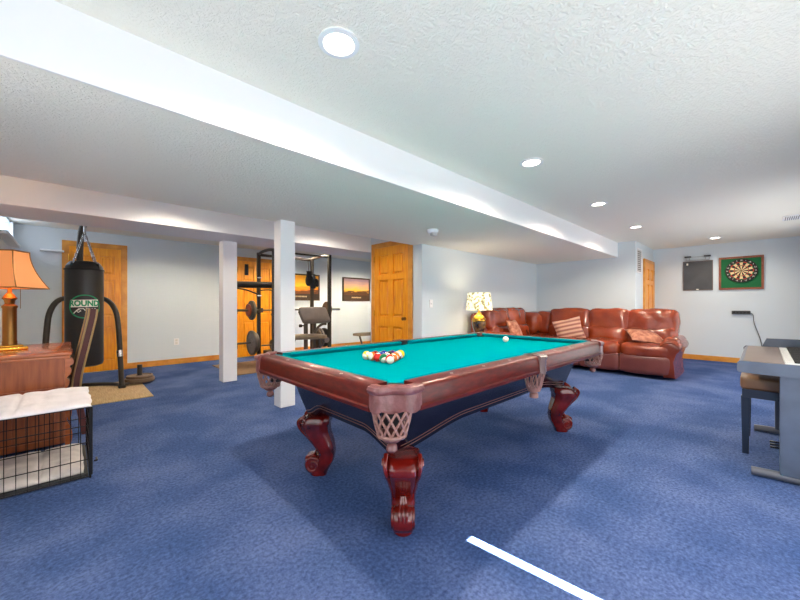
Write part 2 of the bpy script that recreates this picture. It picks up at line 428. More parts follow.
# rails and cushions
RP = [(0, .716), (-.006, .712), (-.008, .724), (0, .732), (0, .745), (.004, .80), (.010, .813), (.022, .82), (.105, .822), (.105, .78), (.03, .705), (0, .705)]
CP = [(.105, .822), (.115, .8225), (.148, .818), (.152, .811), (.128, .786), (.105, .786)]
def rail_seg(ax, sg, s0, s1, cut0, cut1):
    Lb = bb if ax == 'x' else a
    def P(s, q): 
        p = (s, sg*(Lb-q[0]), q[1]); return Vector(p if ax == 'x' else (p[1], p[0], p[2]))
    b = B(); b.rings([[P(s0, q) for q in RP], [P(s1, q) for q in RP]])
    r = b.build('rail', MAHOGR, PT)
    b = B()
    b.rings([[P(s0+cut0*(q[0]-.105), q) for q in CP], [P(s1-cut1*(q[0]-.105), q) for q in CP]])
    b.build('cushion', FELTD, PT)
    n = 3
    for i in range(n):
        b = B(); s = s0+(s1-s0)*(i+1)/(n+1)
        c = P(s, (.058, .8222)); b.box(c.x-.008, c.x+.008, c.y-.008, c.y+.008, c.z-.001, c.z+.0006, M=Matrix.Translation(c) @ Matrix.Rotation(PI/4, 4, 'Z') @ Matrix.Translation(-c))
        b.build('sight', PEARL, r, False)
for sg in (-1, 1):
    rail_seg('x', sg, -a+cut-.01, -.049, 1.0, .5); rail_seg('x', sg, .049, a-cut+.01, .5, 1.0)
    rail_seg('y', sg, -bb+cut-.05, bb-cut+.05, 1.0, 1.0)
# corner pockets
def corner_pocket(sx, sy):
    cx, cy = sx*(a-.105), sy*(bb-.105)         # hole centre
    dirv = Vector((sx, sy, 0)).normalized()
    A = Vector((sx*(a-cut+.005), sy*bb, 0)); Bp = Vector((sx*a, sy*(bb-cut+.055), 0))
    mid = Vector((sx*(a-.058), sy*(bb-.052), 0))
    # outline bulging from rail end A round the corner to rail end Bp
    pts = bez([A, A.lerp(Vector((sx*a, sy*bb, 0)), .40)+Vector((0, 0, 0)), mid, Bp.lerp(Vector((sx*a, sy*bb, 0)), .40), Bp], 7)
    b = B(); rings = []
    n = len(pts)
    for i, p in enumerate(pts):
        s_ = i/(n-1); ctr = Vector((cx, cy, 0)); o = (p-ctr).normalized()
        low = .722-.014*abs(sin(s_*PI*3.0))-.004*sin(s_*PI)
        prof = [(0.004, low), (.004, .76), (.003, .785), (.012, .792), (.016, .806), (.010, .818), (-.01, .826), (-.035, .824), (-.05, .815), (-.05, .79), (-.03, .74), (-.02, low)]
        rings.append([Vector((p.x, p.y, z))+o*q for q, z in prof])
    b.rings(rings)
    pk = b.build('corner_pocket', LEATHERP, PT)
    # black liner cup
    l = B(); l.lathe([(.070, 0), (.062, -.05), (.052, -.12), (.040, -.17), (0, -.175)], (cx-.02*sx, cy-.02*sy, .80), 20)
    l.build('pocket_liner', PBLACK, pk)
    # net lattice
    nb = B(); c0 = Vector((cx+.012*sx, cy+.012*sy, 0)); K = 12
    def ring(z): 
        u = (.715-z)/.125; return .088-.016*u-.014*u*u
    for k in range(K):
        for sgn in (-1, 1):
            q = []
            for j in range(13):
                u = j/12; z = .715-.125*u; ang = 2*PI*(k+sgn*1.7*u)/K; r = ring(z)
                q.append((c0.x+r*cos(ang), c0.y+r*sin(ang), z))
            nb.tube(q, .0056, 5)
    nb.tube([(c0.x+ring(.60)*cos(2*PI*k/24), c0.y+ring(.60)*sin(2*PI*k/24), .600) for k in range(24)], .009, 6, loop=True)
    nb.build('pocket_net', NET, pk)
    t = B(); t.lathe([(.058, .035), (.048, .01), (.03, -.005), (.012, -.012), (.022, -.02), (.026, -.04), (.014, -.052), (0, -.053)], (c0.x, c0.y, .572), 16)
    t.build('pocket_tassel', LEATHERP, pk)
for sx in (-1, 1):
    for sy in (-1, 1): corner_pocket(sx, sy)
def side_pocket(sy):
    b = B(); R = []
    for s_, in [(-.05,), (-.03,), (0,), (.03,), (.05,)]:
        prof = [(.006, .71-.02*(1-abs(s_)/.05)), (.007, .79), (.012, .80), (.012, .815), (0, .826), (-.05, .826), (-.055, .80), (-.02, .72)]
        bul = .012*(1-(s_/.05)**2)
        R.append([Vector((s_, sy*(bb+q+(bul if q > 0 else 0)), z)) for q, z in prof])
    b.rings(R); pk = b.build('side_pocket', mat('side_pocket_leather', (112, 92, 90), .25, coat=.4), PT)
    B().lathe([(.058, 0), (.05, -.06), (.04, -.14), (0, -.15)], (0, sy*(bb-.075), .822), 18).build('pocket_liner', PBLACK, pk)
    nb = B(); K = 12
    for k in range(K):
        for sgn in (-1, 1):
            q = []
            for j in range(11):
                u = j/10; z = .712-.125*u; r = .075-.03*u; ang = 2*PI*(k+sgn*u)/K
                q.append((r*cos(ang), sy*(bb-.062)+r*sin(ang), z))
            nb.tube(q, .0042, 5)
    nb.build('pocket_net', NET, pk)
    B().lathe([(.048, .03), (.042, .0), (.02, -.012), (.03, -.02), (.03, -.045), (0, -.046)], (0, sy*(bb-.062), .57), 14).build('pocket_tassel', NET, pk)
side_pocket(-1); side_pocket(1)
# carved scroll legs
def leg(sx, sy):
    o = Vector((sx, sy, 0)).normalized(); t = Vector((-o.y, o.x, 0)); c = Vector((-.06+sx*1.02, -.06+sy*.405, 0))
    def P(u, v, z): return c+o*u+t*v+Vector((0, 0, z))
    b = B()
    prof = [(.412, .02, .060, .060), (.404, .030, .086, .086), (.385, .042, .100, .096), (.365, .050, .108, .100), (.34, .056, .104, .095), (.30, .042, .091, .086),
            (.25, .014, .079, .078), (.20, -.016, .065, .071), (.15, -.034, .056, .066), (.10, -.024, .056, .064), (.06, -.002, .056, .054), (.025, .012, .050, .050), (0, .016, .046, .046)]
    R = []
    dense = []
    for i in range(len(prof)-1):
        for k in range(3):
            f_ = k/3; dense.append(tuple(prof[i][j]*(1-f_)+prof[i+1][j]*f_ for j in range(4)))
    dense.append(prof[-1])
    for z, u0, ru, rv in dense:
        ring = []
        for k in range(28):
            th = 2*PI*k/28; e = 2/3.2
            cu, su = cos(th), sin(th)
            x = math.copysign(abs(cu)**e, cu); y = math.copysign(abs(su)**e, su)
            fl = 1-.05*cos(8*th)*(1 if z > .2 else .3)
            ring.append(P(u0+ru*x*fl, rv*y*fl, z))
        R.append(ring)
    b.rings(R)
    # scroll foot: a drum with a spiral ridge on each cheek and a leaf over the front
    uc, zc = .056, .075
    for w_, r_ in ((.054, .062),):
        b.rings([[P(uc+rr*cos(2*PI*k/24), v, zc+rr*sin(2*PI*k/24)) for k in range(24)] for v, rr in ((-w_, r_*.72), (-w_+.006, r_*.93), (-w_+.016, r_), (0, r_*1.05), (w_-.016, r_), (w_-.006, r_*.93), (w_, r_*.72))])
    for sg in (-1, 1):
        sp = []
        for k in range(40):
            th = k/39*3.3*PI; r = .053*(1-k/39*.82)
            sp.append(P(uc+r*cos(PI*.75-th), sg*(.053), zc+r*sin(PI*.75-th)))
        b.tube(sp, [.010*(1-.45*k/39) for k in range(40)], 8)
        # side volute ridges running down the knee
        kn = bez([P(.10, sg*.085, .42), P(.145, sg*.088, .385), P(.132, sg*.080, .33), P(.074, sg*.064, .26), P(.026, sg*.056, .19), P(.006, sg*.050, .14)], 6)
        b.tube(kn, [.014-.008*k/(len(kn)-1) for k in range(len(kn))], 8)
        kn = [P(.115+.026*cos(q*.5)*(1-q/16), sg*.098, .385+.026*sin(q*.5)*(1-q/16)) for q in range(15)]
        b.tube(kn, .008, 6)
    for k in range(-1, 2):
        lf = bez([P(.115, k*.016, .085), P(.105, k*.020, .125), P(.058, k*.015, .145), P(.040, k*.008, .18)], 5)
        b.tube(lf, [.006+.004*sin(PI*i/(len(lf)-1)) for i in range(len(lf))], 6)
    b.lathe([(0, 0), (.05, 0), (.055, .012), (.05, .03), (0, .035)], P(.035, 0, 0), 20)
    lg = b.build('leg', LEGWOOD, PT, angle=1.0)
    return lg
for sx in (-1, 1):
    for sy in (-1, 1): leg(sx, sy)

# billiard balls
BR = .0306
def ball(label, color, stripe, loc, rot, group, name='billiard_ball'):
    b = bmesh.new(); bmesh.ops.create_uvsphere(b, u_segments=28, v_segments=20, radius=BR)
    for f in b.faces:
        n = f.calc_center_median().normalized()
        f.material_index = (1 if abs(n.z) < .55 else 0) if stripe else 1
        if abs(n.x) > .90: f.material_index = 0
    me = bpy.data.meshes.new(name); b.to_mesh(me); b.free(); me.shade_smooth()
    wm = mat('ball_ivory', (244, 236, 216), .12, coat=.5)
    me.materials.append(wm); me.materials.append(color if color else wm)
    o = bpy.data.objects.new(name, me); COL.objects.link(o); o.location = loc; o.rotation_euler = rot
    return tag(o, label, 'ball', group)
BC = {n: mat('ball_'+n, c, .12, coat=.5) for n, c in dict(yellow=(240, 196, 30), blue=(30, 60, 150), red=(206, 40, 30), purple=(90, 40, 120), orange=(240, 110, 30), green=(20, 120, 70), maroon=(140, 30, 30), black=(20, 20, 22)).items()}
ball('white cue ball alone at the far end of the teal cloth', None, False, (3.28, 1.84, ZC*1.0122+BR), (0, 0, 0), None, 'cue_ball')
rk = 'racked balls on the pool table'
# triangle base row along y at the near end, apex toward the far end
rx0, ry0 = 1.525, 1.69
order = [  # (row, index, colour, striped, where)
 (0, 0, 'red', True, 'at the near corner of the rack, closest to the camera'), (0, 1, 'green', True, 'beside the near corner of the rack'),
 (0, 2, 'red', False, 'in the middle of the rack near row'), (0, 3, 'orange', True, 'in the near row one in from its left corner'), (0, 4, 'yellow', True, 'at the left corner of the rack'),
 (1, 0, 'orange', False, 'on the right side of the rack behind the striped red ball'), (1, 1, 'purple', True, 'inside the rack, second row right'), (1, 2, 'blue', False, 'inside the rack, second row left'), (1, 3, 'maroon', False, 'on the left side of the rack, second row end'),
 (2, 0, 'orange', False, 'midway along the right side of the rack'), (2, 1, 'black', False, 'at the centre of the rack'), (2, 2, 'blue', True, 'midway along the far left side of the rack'),
 (3, 0, 'maroon', True, 'one before the yellow ball on the right side of the rack'), (3, 1, 'purple', False, 'one before the far tip of the rack on its left side'),
 (4, 0, 'yellow', False, 'at the far right tip of the rack')]
for r, i, cn, st, where in order:
    g = BR*2.02
    x = rx0+r*g*.866; y = ry0+(i+r/2)*g
    ball(('striped ' if st else 'solid ')+cn+' ball '+where, BC[cn], st, (x, y, ZC*1.0122+BR), (random.uniform(0, 6), random.uniform(0, 6), random.uniform(0, 6)), rk)

# ------------------------------------------------------------------ sectional sofa
SF = thing('sectional_sofa', 'brown leather reclining sectional sofa in the far corner', 'sofa', (7.35, 2.2, 0))
def W2(p): return Vector(p)-Vector((7.35, 2.2, 0))
OFF = Matrix.Translation((-7.35, -2.2, 0))
# long run facing -x : seats between these y limits
ys = [.97, 1.66, 2.30, 3.06]
b = B(); b.box(6.78, 7.62, 1.0, 3.62, .06, .42, .03, M=OFF).box(7.35, 7.62, 1.05, 3.62, .3, .80, .05, M=OFF); b.build('base', SOFAD, SF)
for i in range(3):
    y0, y1 = ys[i], ys[i+1]; cy = (y0+y1)/2; wy = y1-y0
    b = B()
    Mb = OFF @ Matrix.Translation((7.36, cy, .78)) @ Matrix.Rotation(math.radians(10), 4, 'Y')
    b.soft((0, 0, .10), (.27, wy*1.0, .41), 14, .17, .03, .02, Mb, seed=i)
    b.soft((-.05, 0, -.16), (.24, wy*.97, .30), 12, .30, .03, .02, Mb, seed=i+5)
    b.build('back_cushion', SOFA, SF, angle=2)
    b = B(); b.soft((7.02, cy, .43), (.66, wy*.975, .24), 12, .36, .03, .014, OFF, seed=i+9); b.build('seat_cushion', SOFA, SF, angle=2)
    b = B(); b.soft((6.755, cy, .22), (.14, wy*.97, .30), 10, .32, .012, .010, OFF, seed=i+14); b.build('footrest', SOFAD, SF, angle=2)
# scrolled arm at the near end
def arm_profile(w, n=26):
    pts = []
    for k in range(n):
        th = -PI*.25+k/(n-1)*PI*1.35
        pts.append((.13*cos(th)*1.05, .53+.105*sin(th)))
    return [(-.085, .04), (.07, .04), (.05, .30)]+pts+[(-.085, .38)]
b = B(); pr = arm_profile(0); R = []
for x, k in ((6.70, .90), (6.725, 1.0), (7.0, 1.02), (7.3, 1.02), (7.55, .98), (7.6, .9)):
    R.append([W2((x, .985-q*(k), .0+.33+(z-.33)*k)) for q, z in pr])
b.rings(R); ar = b.build('arm', SOFA, SF, angle=1.0)
b = B(); b.soft((7.08, .975, .60), (.70, .22, .14), 10, .45, .012, .012, OFF, seed=31); b.build('arm_pad', SOFA, ar, angle=2)
b = B(); b.tube([W2((6.695, .985-q*.86, .33+(z-.33)*.86)) for q, z in pr[3:]]+[W2((6.695, 1.05, .06))], .008, 6); b.build('piping', SOFA, ar)
# corner wedge and short run along the grey wall facing -y
b = B(); b.box(5.45, 7.62, 2.96, 3.70, .06, .42, .03, M=OFF).box(5.45, 7.62, 3.45, 3.70, .3, .80, .05, M=OFF); b.build('base', SOFAD, SF)
b = B(); b.soft((7.28, 3.46, .80), (.56, .42, .42), 14, .22, .02, .02, OFF, seed=40); b.soft((7.42, 3.24, .81), (.34, .38, .44), 12, .2, .02, .02, OFF, seed=44); b.build('corner_cushion', SOFA, SF, angle=2)
b = B(); b.soft((7.05, 3.25, .43), (.62, .58, .24), 12, .36, .03, .014, OFF, seed=41); b.build('seat_cushion', SOFA, SF, angle=2)
xs = [5.50, 6.18, 6.84]
for i in range(2):
    x0, x1 = xs[i], xs[i+1]; cx = (x0+x1)/2; wx = x1-x0
    Mb = OFF @ Matrix.Translation((cx, 3.47, .79)) @ Matrix.Rotation(math.radians(-10), 4, 'X')
    b = B(); b.soft((0, 0, .11), (wx*1.0, .27, .40), 14, .26, .035, .02, Mb, seed=i+50); b.soft((0, -.05, -.16), (wx*.97, .24, .30), 12, .3, .03, .02, Mb, seed=i+53); b.build('back_cushion', SOFA, SF, angle=2)
    b = B(); b.soft((cx, 3.10, .43), (wx*.975, .60, .24), 12, .36, .03, .014, OFF, seed=i+56); b.build('seat_cushion', SOFA, SF, angle=2)
    b = B(); b.soft((cx, 2.86, .22), (wx*.97, .14, .30), 10, .32, .012, .010, OFF, seed=i+58); b.build('footrest', SOFAD, SF, angle=2)
b = B(); b.soft((5.38, 3.27, .62), (.24, .86, .16), 10, .45, .01, .01, OFF, seed=61); b.soft((5.38, 3.27, .32), (.20, .84, .56), 10, .2, .01, .006, OFF, seed=62)
b.soft((5.40, 3.60, .82), (.26, .20, .42), 10, .4, .01, .01, OFF, seed=63)
b.build('arm', SOFA, SF, angle=2)

def pillow(label, c, size, rot, m, seed=0):
    b = B(); t = bmesh.new(); bmesh.ops.create_cube(t, size=2); bmesh.ops.subdivide_edges(t, edges=t.edges[:], cuts=12, use_grid_fill=True)
    vm = {}
    for v in t.verts:
        x, y, z = v.co; e = (1-x*x)*(1-y*y)
        pin = 1-.10*(1-abs(x*y))
        th = size[2]/2*(max(e, 0)**.45)
        vm[v] = b.bm.verts.new((x*size[0]/2*pin, y*size[1]/2*pin, (z*th if abs(z) == 1 else z*th)+.004*noise.noise(Vector((x*2+seed, y*2, z)))))
    for f in t.faces: b.bm.faces.new([vm[v] for v in f.verts])
    t.free()
    o = b.build('throw_pillow', m, angle=2); o.location = c; o.rotation_euler = rot
    return tag(o, label, 'pillow', 'throw pillows on the sofa')
def stripe_mat(name, c1, c2, scale, axis='X'):
    m = bpy.data.materials.new(name); m.use_nodes = True; N = m.node_tree.nodes; L = m.node_tree.links; b = N['Principled BSDF']
    tc = N.new('ShaderNodeTexCoord'); w_ = N.new('ShaderNodeTexWave'); w_.bands_direction = axis; w_.inputs['Scale'].default_value = scale; w_.inputs['Distortion'].default_value = .4
    r = N.new('ShaderNodeValToRGB'); r.color_ramp.elements[0].position = .4; r.color_ramp.elements[1].position = .6
    r.color_ramp.elements[0].color = (*lin(c1), 1); r.color_ramp.elements[1].color = (*lin(c2), 1)
    L.new(tc.outputs['Object'], w_.inputs[0]); L.new(w_.outputs['Fac'], r.inputs[0]); L.new(r.outputs[0], b.inputs['Base Color']); b.inputs['Roughness'].default_value = .85
    return m
STR = stripe_mat('striped_pillow_cloth', (150, 96, 84), (208, 160, 136), 4.2, 'Y')
DAM = mat('patterned_pillow_cloth', (200, 140, 112), .85, rgb2=(150, 84, 64), vscale=14)
pillow('pink and beige striped pillow leaning on the sofa back', (6.93, 2.56, .70), (.50, .44, .17), (math.radians(80), math.radians(-14), math.radians(-62)), STR, 1)
pillow('rust patterned pillow lying beside the sofa arm', (7.02, 1.36, .645), (.56, .50, .17), (math.radians(8), math.radians(-14), math.radians(25)), DAM, 2)
pillow('rust patterned pillow on the short sofa run beside the lamp', (5.86, 3.10, .72), (.42, .40, .15), (math.radians(66), 0, math.radians(8)), DAM, 3)

# end table and lamp
ET = thing('end_table', 'small dark wood end table left of the sofa', 'table', (5.01, 3.32, 0))
B().box(-.22, .22, -.22, .22, .585, .615, .006).build('tabletop', DESK, ET)
B().box(-.19, .19, -.19, .19, .48, .585, .003).build('apron', DESK, ET, False)
for sx in (-1, 1):
    for sy in (-1, 1): B().tube([(sx*.17, sy*.17, 0), (sx*.18, sy*.18, .5)], [.016, .024], 10).build('leg', DESK, ET)
def shade_mat():
    m = bpy.data.materials.new('floral_shade'); m.use_nodes = True; N = m.node_tree.nodes; L = m.node_tree.links; b = N['Principled BSDF']
    tc = N.new('ShaderNodeTexCoord'); v_ = N.new('ShaderNodeTexNoise'); v_.inputs['Scale'].default_value = 22; v_.inputs['Detail'].default_value = 3
    r = N.new('ShaderNodeValToRGB'); r.color_ramp.elements[0].position = .40; r.color_ramp.elements[1].position = .50
    r.color_ramp.elements[0].color = (*lin((150, 140, 90)), 1); r.color_ramp.elements[1].color = (*lin((252, 244, 214)), 1)
    L.new(tc.outputs['Object'], v_.inputs['Vector']); L.new(v_.outputs['Fac'], r.inputs[0]); L.new(r.outputs[0], b.inputs['Base Color'])
    L.new(r.outputs[0], b.inputs['Emission Color']); b.inputs['Emission Strength'].default_value = .5; b.inputs['Roughness'].default_value = .9
    return m
TL = thing('table_lamp', 'lit table lamp with floral white shade and dark jar base', 'lamp', (5.03, 3.32, .615))
B().lathe([(.085, 0), (.09, .012), (.07, .03), (.06, .05), (.085, .12), (.115, .22), (.12, .27), (.115, .29)]).build('jar_base', JARB, TL)
B().lathe([(.117, .285), (.121, .30), (.112, .335), (.085, .375), (.05, .40), (.045, .425), (.02, .435), (.016, .50), (0, .50)]).build('brass_neck', BRASS, TL)
b = B(); n = 36
R = [[Vector((r*cos(2*PI*k/n), r*sin(2*PI*k/n), z)) for k in range(n)] for r, z in ((.225, .475), (.19, .77), (.187, .77), (.222, .475))]
b.rings(R, cap=False, loop=True); b.build('lamp_shade', shade_mat(), TL)
def point(loc, e, col, r=.04):
    l = bpy.data.lights.new('bulb_light', 'POINT'); l.energy = e; l.color = col; l.shadow_soft_size = r
    o = bpy.data.objects.new('bulb_light', l); COL.objects.link(o); o.location = loc; return o
point((5.03, 3.32, 1.26), 6.5, (1, .85, .64), .10)

# ------------------------------------------------------------------ dart wall
g = thing('dart_backboard', 'green felt backboard in a red brown wooden frame', 'backboard', (XR, .295, 1.823))
fw = .324
def onwall(b, y0, y1, z0, z1, t0, t1, bev=.003): return b.box(-t1, -t0, y0, y1, z0, z1, bev)
b = B(); onwall(b, -fw, fw, -fw-.01, -fw+.03, 0, .035); onwall(b, -fw, fw, fw-.03, fw+.01, 0, .035); onwall(b, -fw, -fw+.035, -fw+.03, fw-.03, 0, .035); onwall(b, fw-.035, fw, -fw+.03, fw-.03, 0, .035)
b.build('frame', FRAMER, g, False)
b = B(); onwall(b, -fw+.035, fw-.035, -fw+.03, fw-.03, 0, .02, 0); b.build('green_panel', GREEN, g, False)
d = thing('dartboard', 'round dartboard with cream and black wedges on green backboard', 'dartboard', (XR-.02, .285, 1.865))
RB = .235
MX = Matrix.Rotation(-PI/2, 4, 'Y')                       # local z -> -x
def disc_pt(r, th, t): return Vector((-t, -r*cos(th), r*sin(th)))
b = B(); b.rings([[disc_pt(r, 2*PI*k/48, t) for k in range(48)] for r, t in ((RB, 0), (RB, .032), (RB-.004, .036))]); b.build('body', DB, d)
b = B(); R0 = RB*.76
rings_ = [(.035, .075, None), (.09, .53, 'bed'), (.53, .58, 'rg'), (.58, .93, 'bed'), (.93, 1.0, 'rg')]
for k in range(20):
    for r0, r1, tp in [(.09, .55, 'bed'), (.55, .62, 'rg'), (.62, .92, 'bed'), (.92, 1.0, 'rg')]:
        b.mi = {('bed', 0): 0, ('bed', 1): 1, ('rg', 0): 2, ('rg', 1): 3}[(tp, (k+1) % 2 if tp == 'bed' else k % 2)]
        q = []
        for j in range(4): q.append(disc_pt(r0*R0, 2*PI*(k-.5+j/3)/20, .0375))
        for j in range(3, -1, -1): q.append(disc_pt(r1*R0, 2*PI*(k-.5+j/3)/20, .0375))
        b._mark([b.bm.faces.new([b.bm.verts.new(p) for p in q])])
b.build('wedges', [DC, DB, DR, DG], d, False)
b = B(); b.mi = 1
b.rings([[disc_pt(r, 2*PI*k/24, t) for k in range(24)] for r, t in ((.09*R0, .0365), (.09*R0, .0385))]); b.mi = 0
b.rings([[disc_pt(r, 2*PI*k/24, t) for k in range(24)] for r, t in ((.04*R0, .0385), (.04*R0, .0395))]); b.build('bullseye', [DR, DG], d, False)
nums = [20, 1, 18, 4, 13, 6, 10, 15, 2, 17, 3, 19, 7, 16, 8, 11, 14, 9, 12, 5]
b = B()
for k, nn in enumerate(nums):
    th = PI/2-2*PI*k/20; p = disc_pt(RB*.88, th, .037)
    # viewer stands at -x looking to +x : the text's right is -y
    b.text(str(nn), .036, Matrix.Translation(p) @ Matrix(((0, 0, -1, 0), (-1, 0, 0, 0), (0, 1, 0, 0), (0, 0, 0, 1))), .0005)
b.build('numbers', LOGOW, d, False)
# mirror check: local wall things face -x, viewer's right is -y
c = thing('chalkboard', 'dark scoreboard panel hanging left of the dartboard', 'scoreboard', (XR, .957, 1.808))
b = B(); onwall(b, -.247, .247, -.318, -.30, 0, .022); onwall(b, -.247, .247, .30, .318, 0, .022); onwall(b, -.247, -.23, -.30, .30, 0, .022); onwall(b, .23, .247, -.30, .30, 0, .022); b.build('frame', SLATEF, c, False)
b = B(); onwall(b, -.23, .23, -.30, .30, 0, .014, 0); b.build('slate', SLATE, c, False)
b = B(); onwall(b, -.02, .02, -.31, -.285, .012, .03); b.box(-.03, -.014, .155, .185, .23, .275, .004); b.build('clip', LOGOW, c, False)
c = thing('cue_rack', 'small wall rack with two dark clips above the scoreboard', 'rack', (XR, .957, 2.15))
b = B(); onwall(b, -.19, .20, -.012, -.002, .0, .05); onwall(b, -.12, .12, .06, .07, 0, .02)
for y in (-.19, -.13, .13, .19): b.box(-.04, -.02, y-.004, y+.004, -.005, .075)
b.build('rail', mat('pale_grey_plastic', (170, 172, 176), .5), c, False)
for y in (-.16, .16): B().box(-.06, 0, y-.055, y+.055, .055, .085, .004).build('clip', CLIP, c, False)
c = thing('wall_power_strip', 'short black strip fixed to the wall below the dartboard', 'power strip', (XR, .29, 1.025))
b = B(); onwall(b, -.135, .135, -.035, .035, 0, .05, .006); b.build('housing', CLIP, c, False)
b = B()
for i in range(5): onwall(b, -.115+i*.05, -.085+i*.05, -.015, .015, .05, .053, .001)
b.build('socket', BLACKR, c, False)
tag(B().tube(bez([(XR-.03, .16, 1.02), (XR-.05, .12, .98), (XR-.04, .10, .80), (XR-.03, .02, .5), (XR-.03, -.02, .2), (XR-.04, -.05, .02)], 8), .006, 6).build('cord', CLIP), None)
bpy.data.objects['cord'].parent = c; bpy.data.objects['cord'].matrix_parent_inverse = Matrix.Translation((-XR, -.29, -1.025))

# ------------------------------------------------------------------ digital piano and bench
PN = thing('digital_piano', 'dark digital piano with reflected light coloured into its top at the right edge', 'piano', (4.05, -.16, 0))
def PX(x): return x-4.05
def PY(y): return y+.16
x0, x1 = PX(3.40), PX(4.72)
b = B()
prof = [(PY(.10), .715), (PY(.115), .73), (PY(.115), .775), (PY(.10), .79), (PY(-.09), .79), (PY(-.09), .775), (PY(-.28), .775), (PY(-.30), .80), (PY(-.46), .82), (PY(-.46), .70)]
b.prism(prof, lambda p, x: Vector((x, p[0], p[1])), x0+.02, x1-.02); b.build('key_bed', PIANO, PN, False)
B().box(x0+.012, x1-.012, PY(-.105), PY(.09), .7885, .7935, .002).build('front_shelf', PIANOT, PN, False)
for xx, nm in ((x0, 'cheek'), (x1-.03, 'cheek')):
    b = B(); hi = .79 if xx == x0 else .87
    pr = [(PY(.112), .712), (PY(.122), .725), (PY(.122), .775), (PY(.108), .792), (PY(.0), .792), (PY(-.03), hi), (PY(-.46), hi+.005), (PY(-.46), .70)]
    b.prism(pr, lambda p, x: Vector((x, p[0], p[1])), xx, xx+.03); b.build(nm, PIANO, PN, False)
b = B(); n = 52; kw = (x1-x0-.10)/n
for i in range(n): b.box(x0+.04+i*kw+.0006, x0+.04+(i+1)*kw-.0006, PY(-.24), PY(-.108), .776, .797, .0015)
tag(b.build('white_keys', KEYW, PN, False), 'white piano keys')
b = B()
for i in range(n-1):
    if i % 7 in (0, 1, 3, 4, 5): b.box(x0+.04+(i+1)*kw-.006, x0+.04+(i+1)*kw+.006, PY(-.24), PY(-.15), .797, .808, .002)
tag(b.build('black_keys', BLACKR, PN, False), 'black piano keys')
b = B(); b.box(x0+.03, x1-.03, PY(-.46), PY(-.25), .79, .85, .01); b.build('control_panel', PIANOT, PN)
b = B(); b.box(PX(3.72), PX(4.40), -.012, .012, 0, .20, .006, M=Matrix.Translation((0, PY(-.34), .85)) @ Matrix.Rotation(math.radians(24), 4, 'X')); b.build('music_rest', PIANO, PN)
for x in (3.42, 4.64):
    b = B(); b.box(PX(x), PX(x)+.05, PY(-.44), PY(-.082), .05, .715, .004); b.build('side_panel', PIANO, PN, False)
    b = B(); b.tube(bez([(PX(x)+.03, PY(.05), .028), (PX(x)+.03, PY(-.1), .034), (PX(x)+.03, PY(-.42), .034), (PX(x)+.03, PY(-.48), .028)], 6), .028, 12); b.build('foot', mat('grey_foot', (110, 112, 120), .3, metal=.4), PN)
b = B(); b.box(PX(3.47), PX(4.64), PY(-.42), PY(-.40), .2, .62); b.build('back_panel', PIANO, PN, False)
b = B(); b.box(PX(3.95), PX(4.28), PY(-.40), PY(-.17), 0, .10, .01); b.build('pedal_box', PIANO, PN)
for i in range(3):
    x = PX(4.03+i*.08)
    b = B(); b.rings([[Vector((x+w_*cos(2*PI*k/12), y, .055+.008*sin(2*PI*k/12))) for k in range(12)] for y, w_ in ((PY(-.18), .012), (PY(-.12), .014), (PY(-.07), .02), (PY(-.045), .018))])
    b.build('pedal', CHROME, PN)
BN = thing('piano_bench', 'dark piano bench with brown padded seat pushed under the piano', 'bench', (4.18, -.06, 0))
b = B(); b.soft((0, 0, .56), (.60, .36, .10), 8, .2, .004); b.build('seat', BENCHTAN, BN, angle=2)
b = B(); b.box(-.30, .30, -.17, .17, .45, .515, .004); b.build('apron', BENCHB, BN, False)
for sx in (-1, 1):
    for sy in (-1, 1):
        cx, cy = sx*.268, sy*.150
        b = B(); b.rings([[Vector((cx+r*q[0], cy+r*q[1], z)) for q in ((-1, -1), (1, -1), (1, 1), (-1, 1))] for r, z in ((.018, 0), (.026, .46))]); b.build('leg', BENCHB, BN, False)
tag(B().box(0, .20, 0, .15, 0, .018, .003).build('book', mat('dark_brown_cover', (74, 60, 50), .6)), 'dark brown book lying on the piano control panel', 'book').location = (3.72, -.45, .85)
bpy.data.objects['book'].rotation_euler = (0, 0, .12)

# ------------------------------------------------------------------ desk, lamp, chair, crate
DK = thing('writing_desk', 'cherry wood desk with carved corners behind the dog crate', 'desk', (-.31, 4.53, 0))
b = B(); b.box(-.325, .325, -.52, .52, .755, .79, .012, 3).box(-.315, .315, -.51, .51, .735, .757, .004); b.build('desktop', DESKT, DK)
for sy in (-1, 1):
    b = B(); b.box(-.30, .285, sy*.50-(.0 if sy < 0 else .16), sy*.50+(.16 if sy < 0 else 0), .05, .737, .004); pd = b.build('pedestal', DESK, DK, False)
    # tongue and groove side boards below a plain upper panel
    b = B()
    for i in range(8):
        xa = -.29+i*.071; yo = sy*.50
        b.box(xa, xa+.066, min(yo, yo+sy*.008), max(yo, yo+sy*.008), .08, .47, .003)
    b.box(-.30, .285, min(sy*.5, sy*.512), max(sy*.5, sy*.512), .47, .50, .003).box(-.30, .285, min(sy*.5, sy*.512), max(sy*.5, sy*.512), .03, .08, .004)
    b.build('side_boards', DESK, pd, False)
    # carved scroll corbels on the knee side corner
    b = B()
    pr = bez([(0, .735, 0), (.045, .725, 0), (.052, .69, 0), (.028, .665, 0), (.040, .635, 0), (.030, .60, 0), (.012, .57, 0), (.028, .54, 0), (.018, .50, 0), (0, .48, 0)], 5)
    y0_ = sy*.44
    b.prism([(p.x, p.y) for p in pr], lambda p, y: Vector((.285+p[0], y, p[1])), y0_-.06, y0_+.06)
    pr = bez([(0, .34, 0), (.02, .30, 0), (.012, .22, 0), (.035, .15, 0), (.045, .08, 0), (.03, .0, 0), (0, .0, 0)], 5)
    b.prism([(p.x, p.y) for p in pr], lambda p, y: Vector((.285+p[0], y, p[1])), y0_-.06, y0_+.06)
    b.build('carved_corner', DESKT, DK)
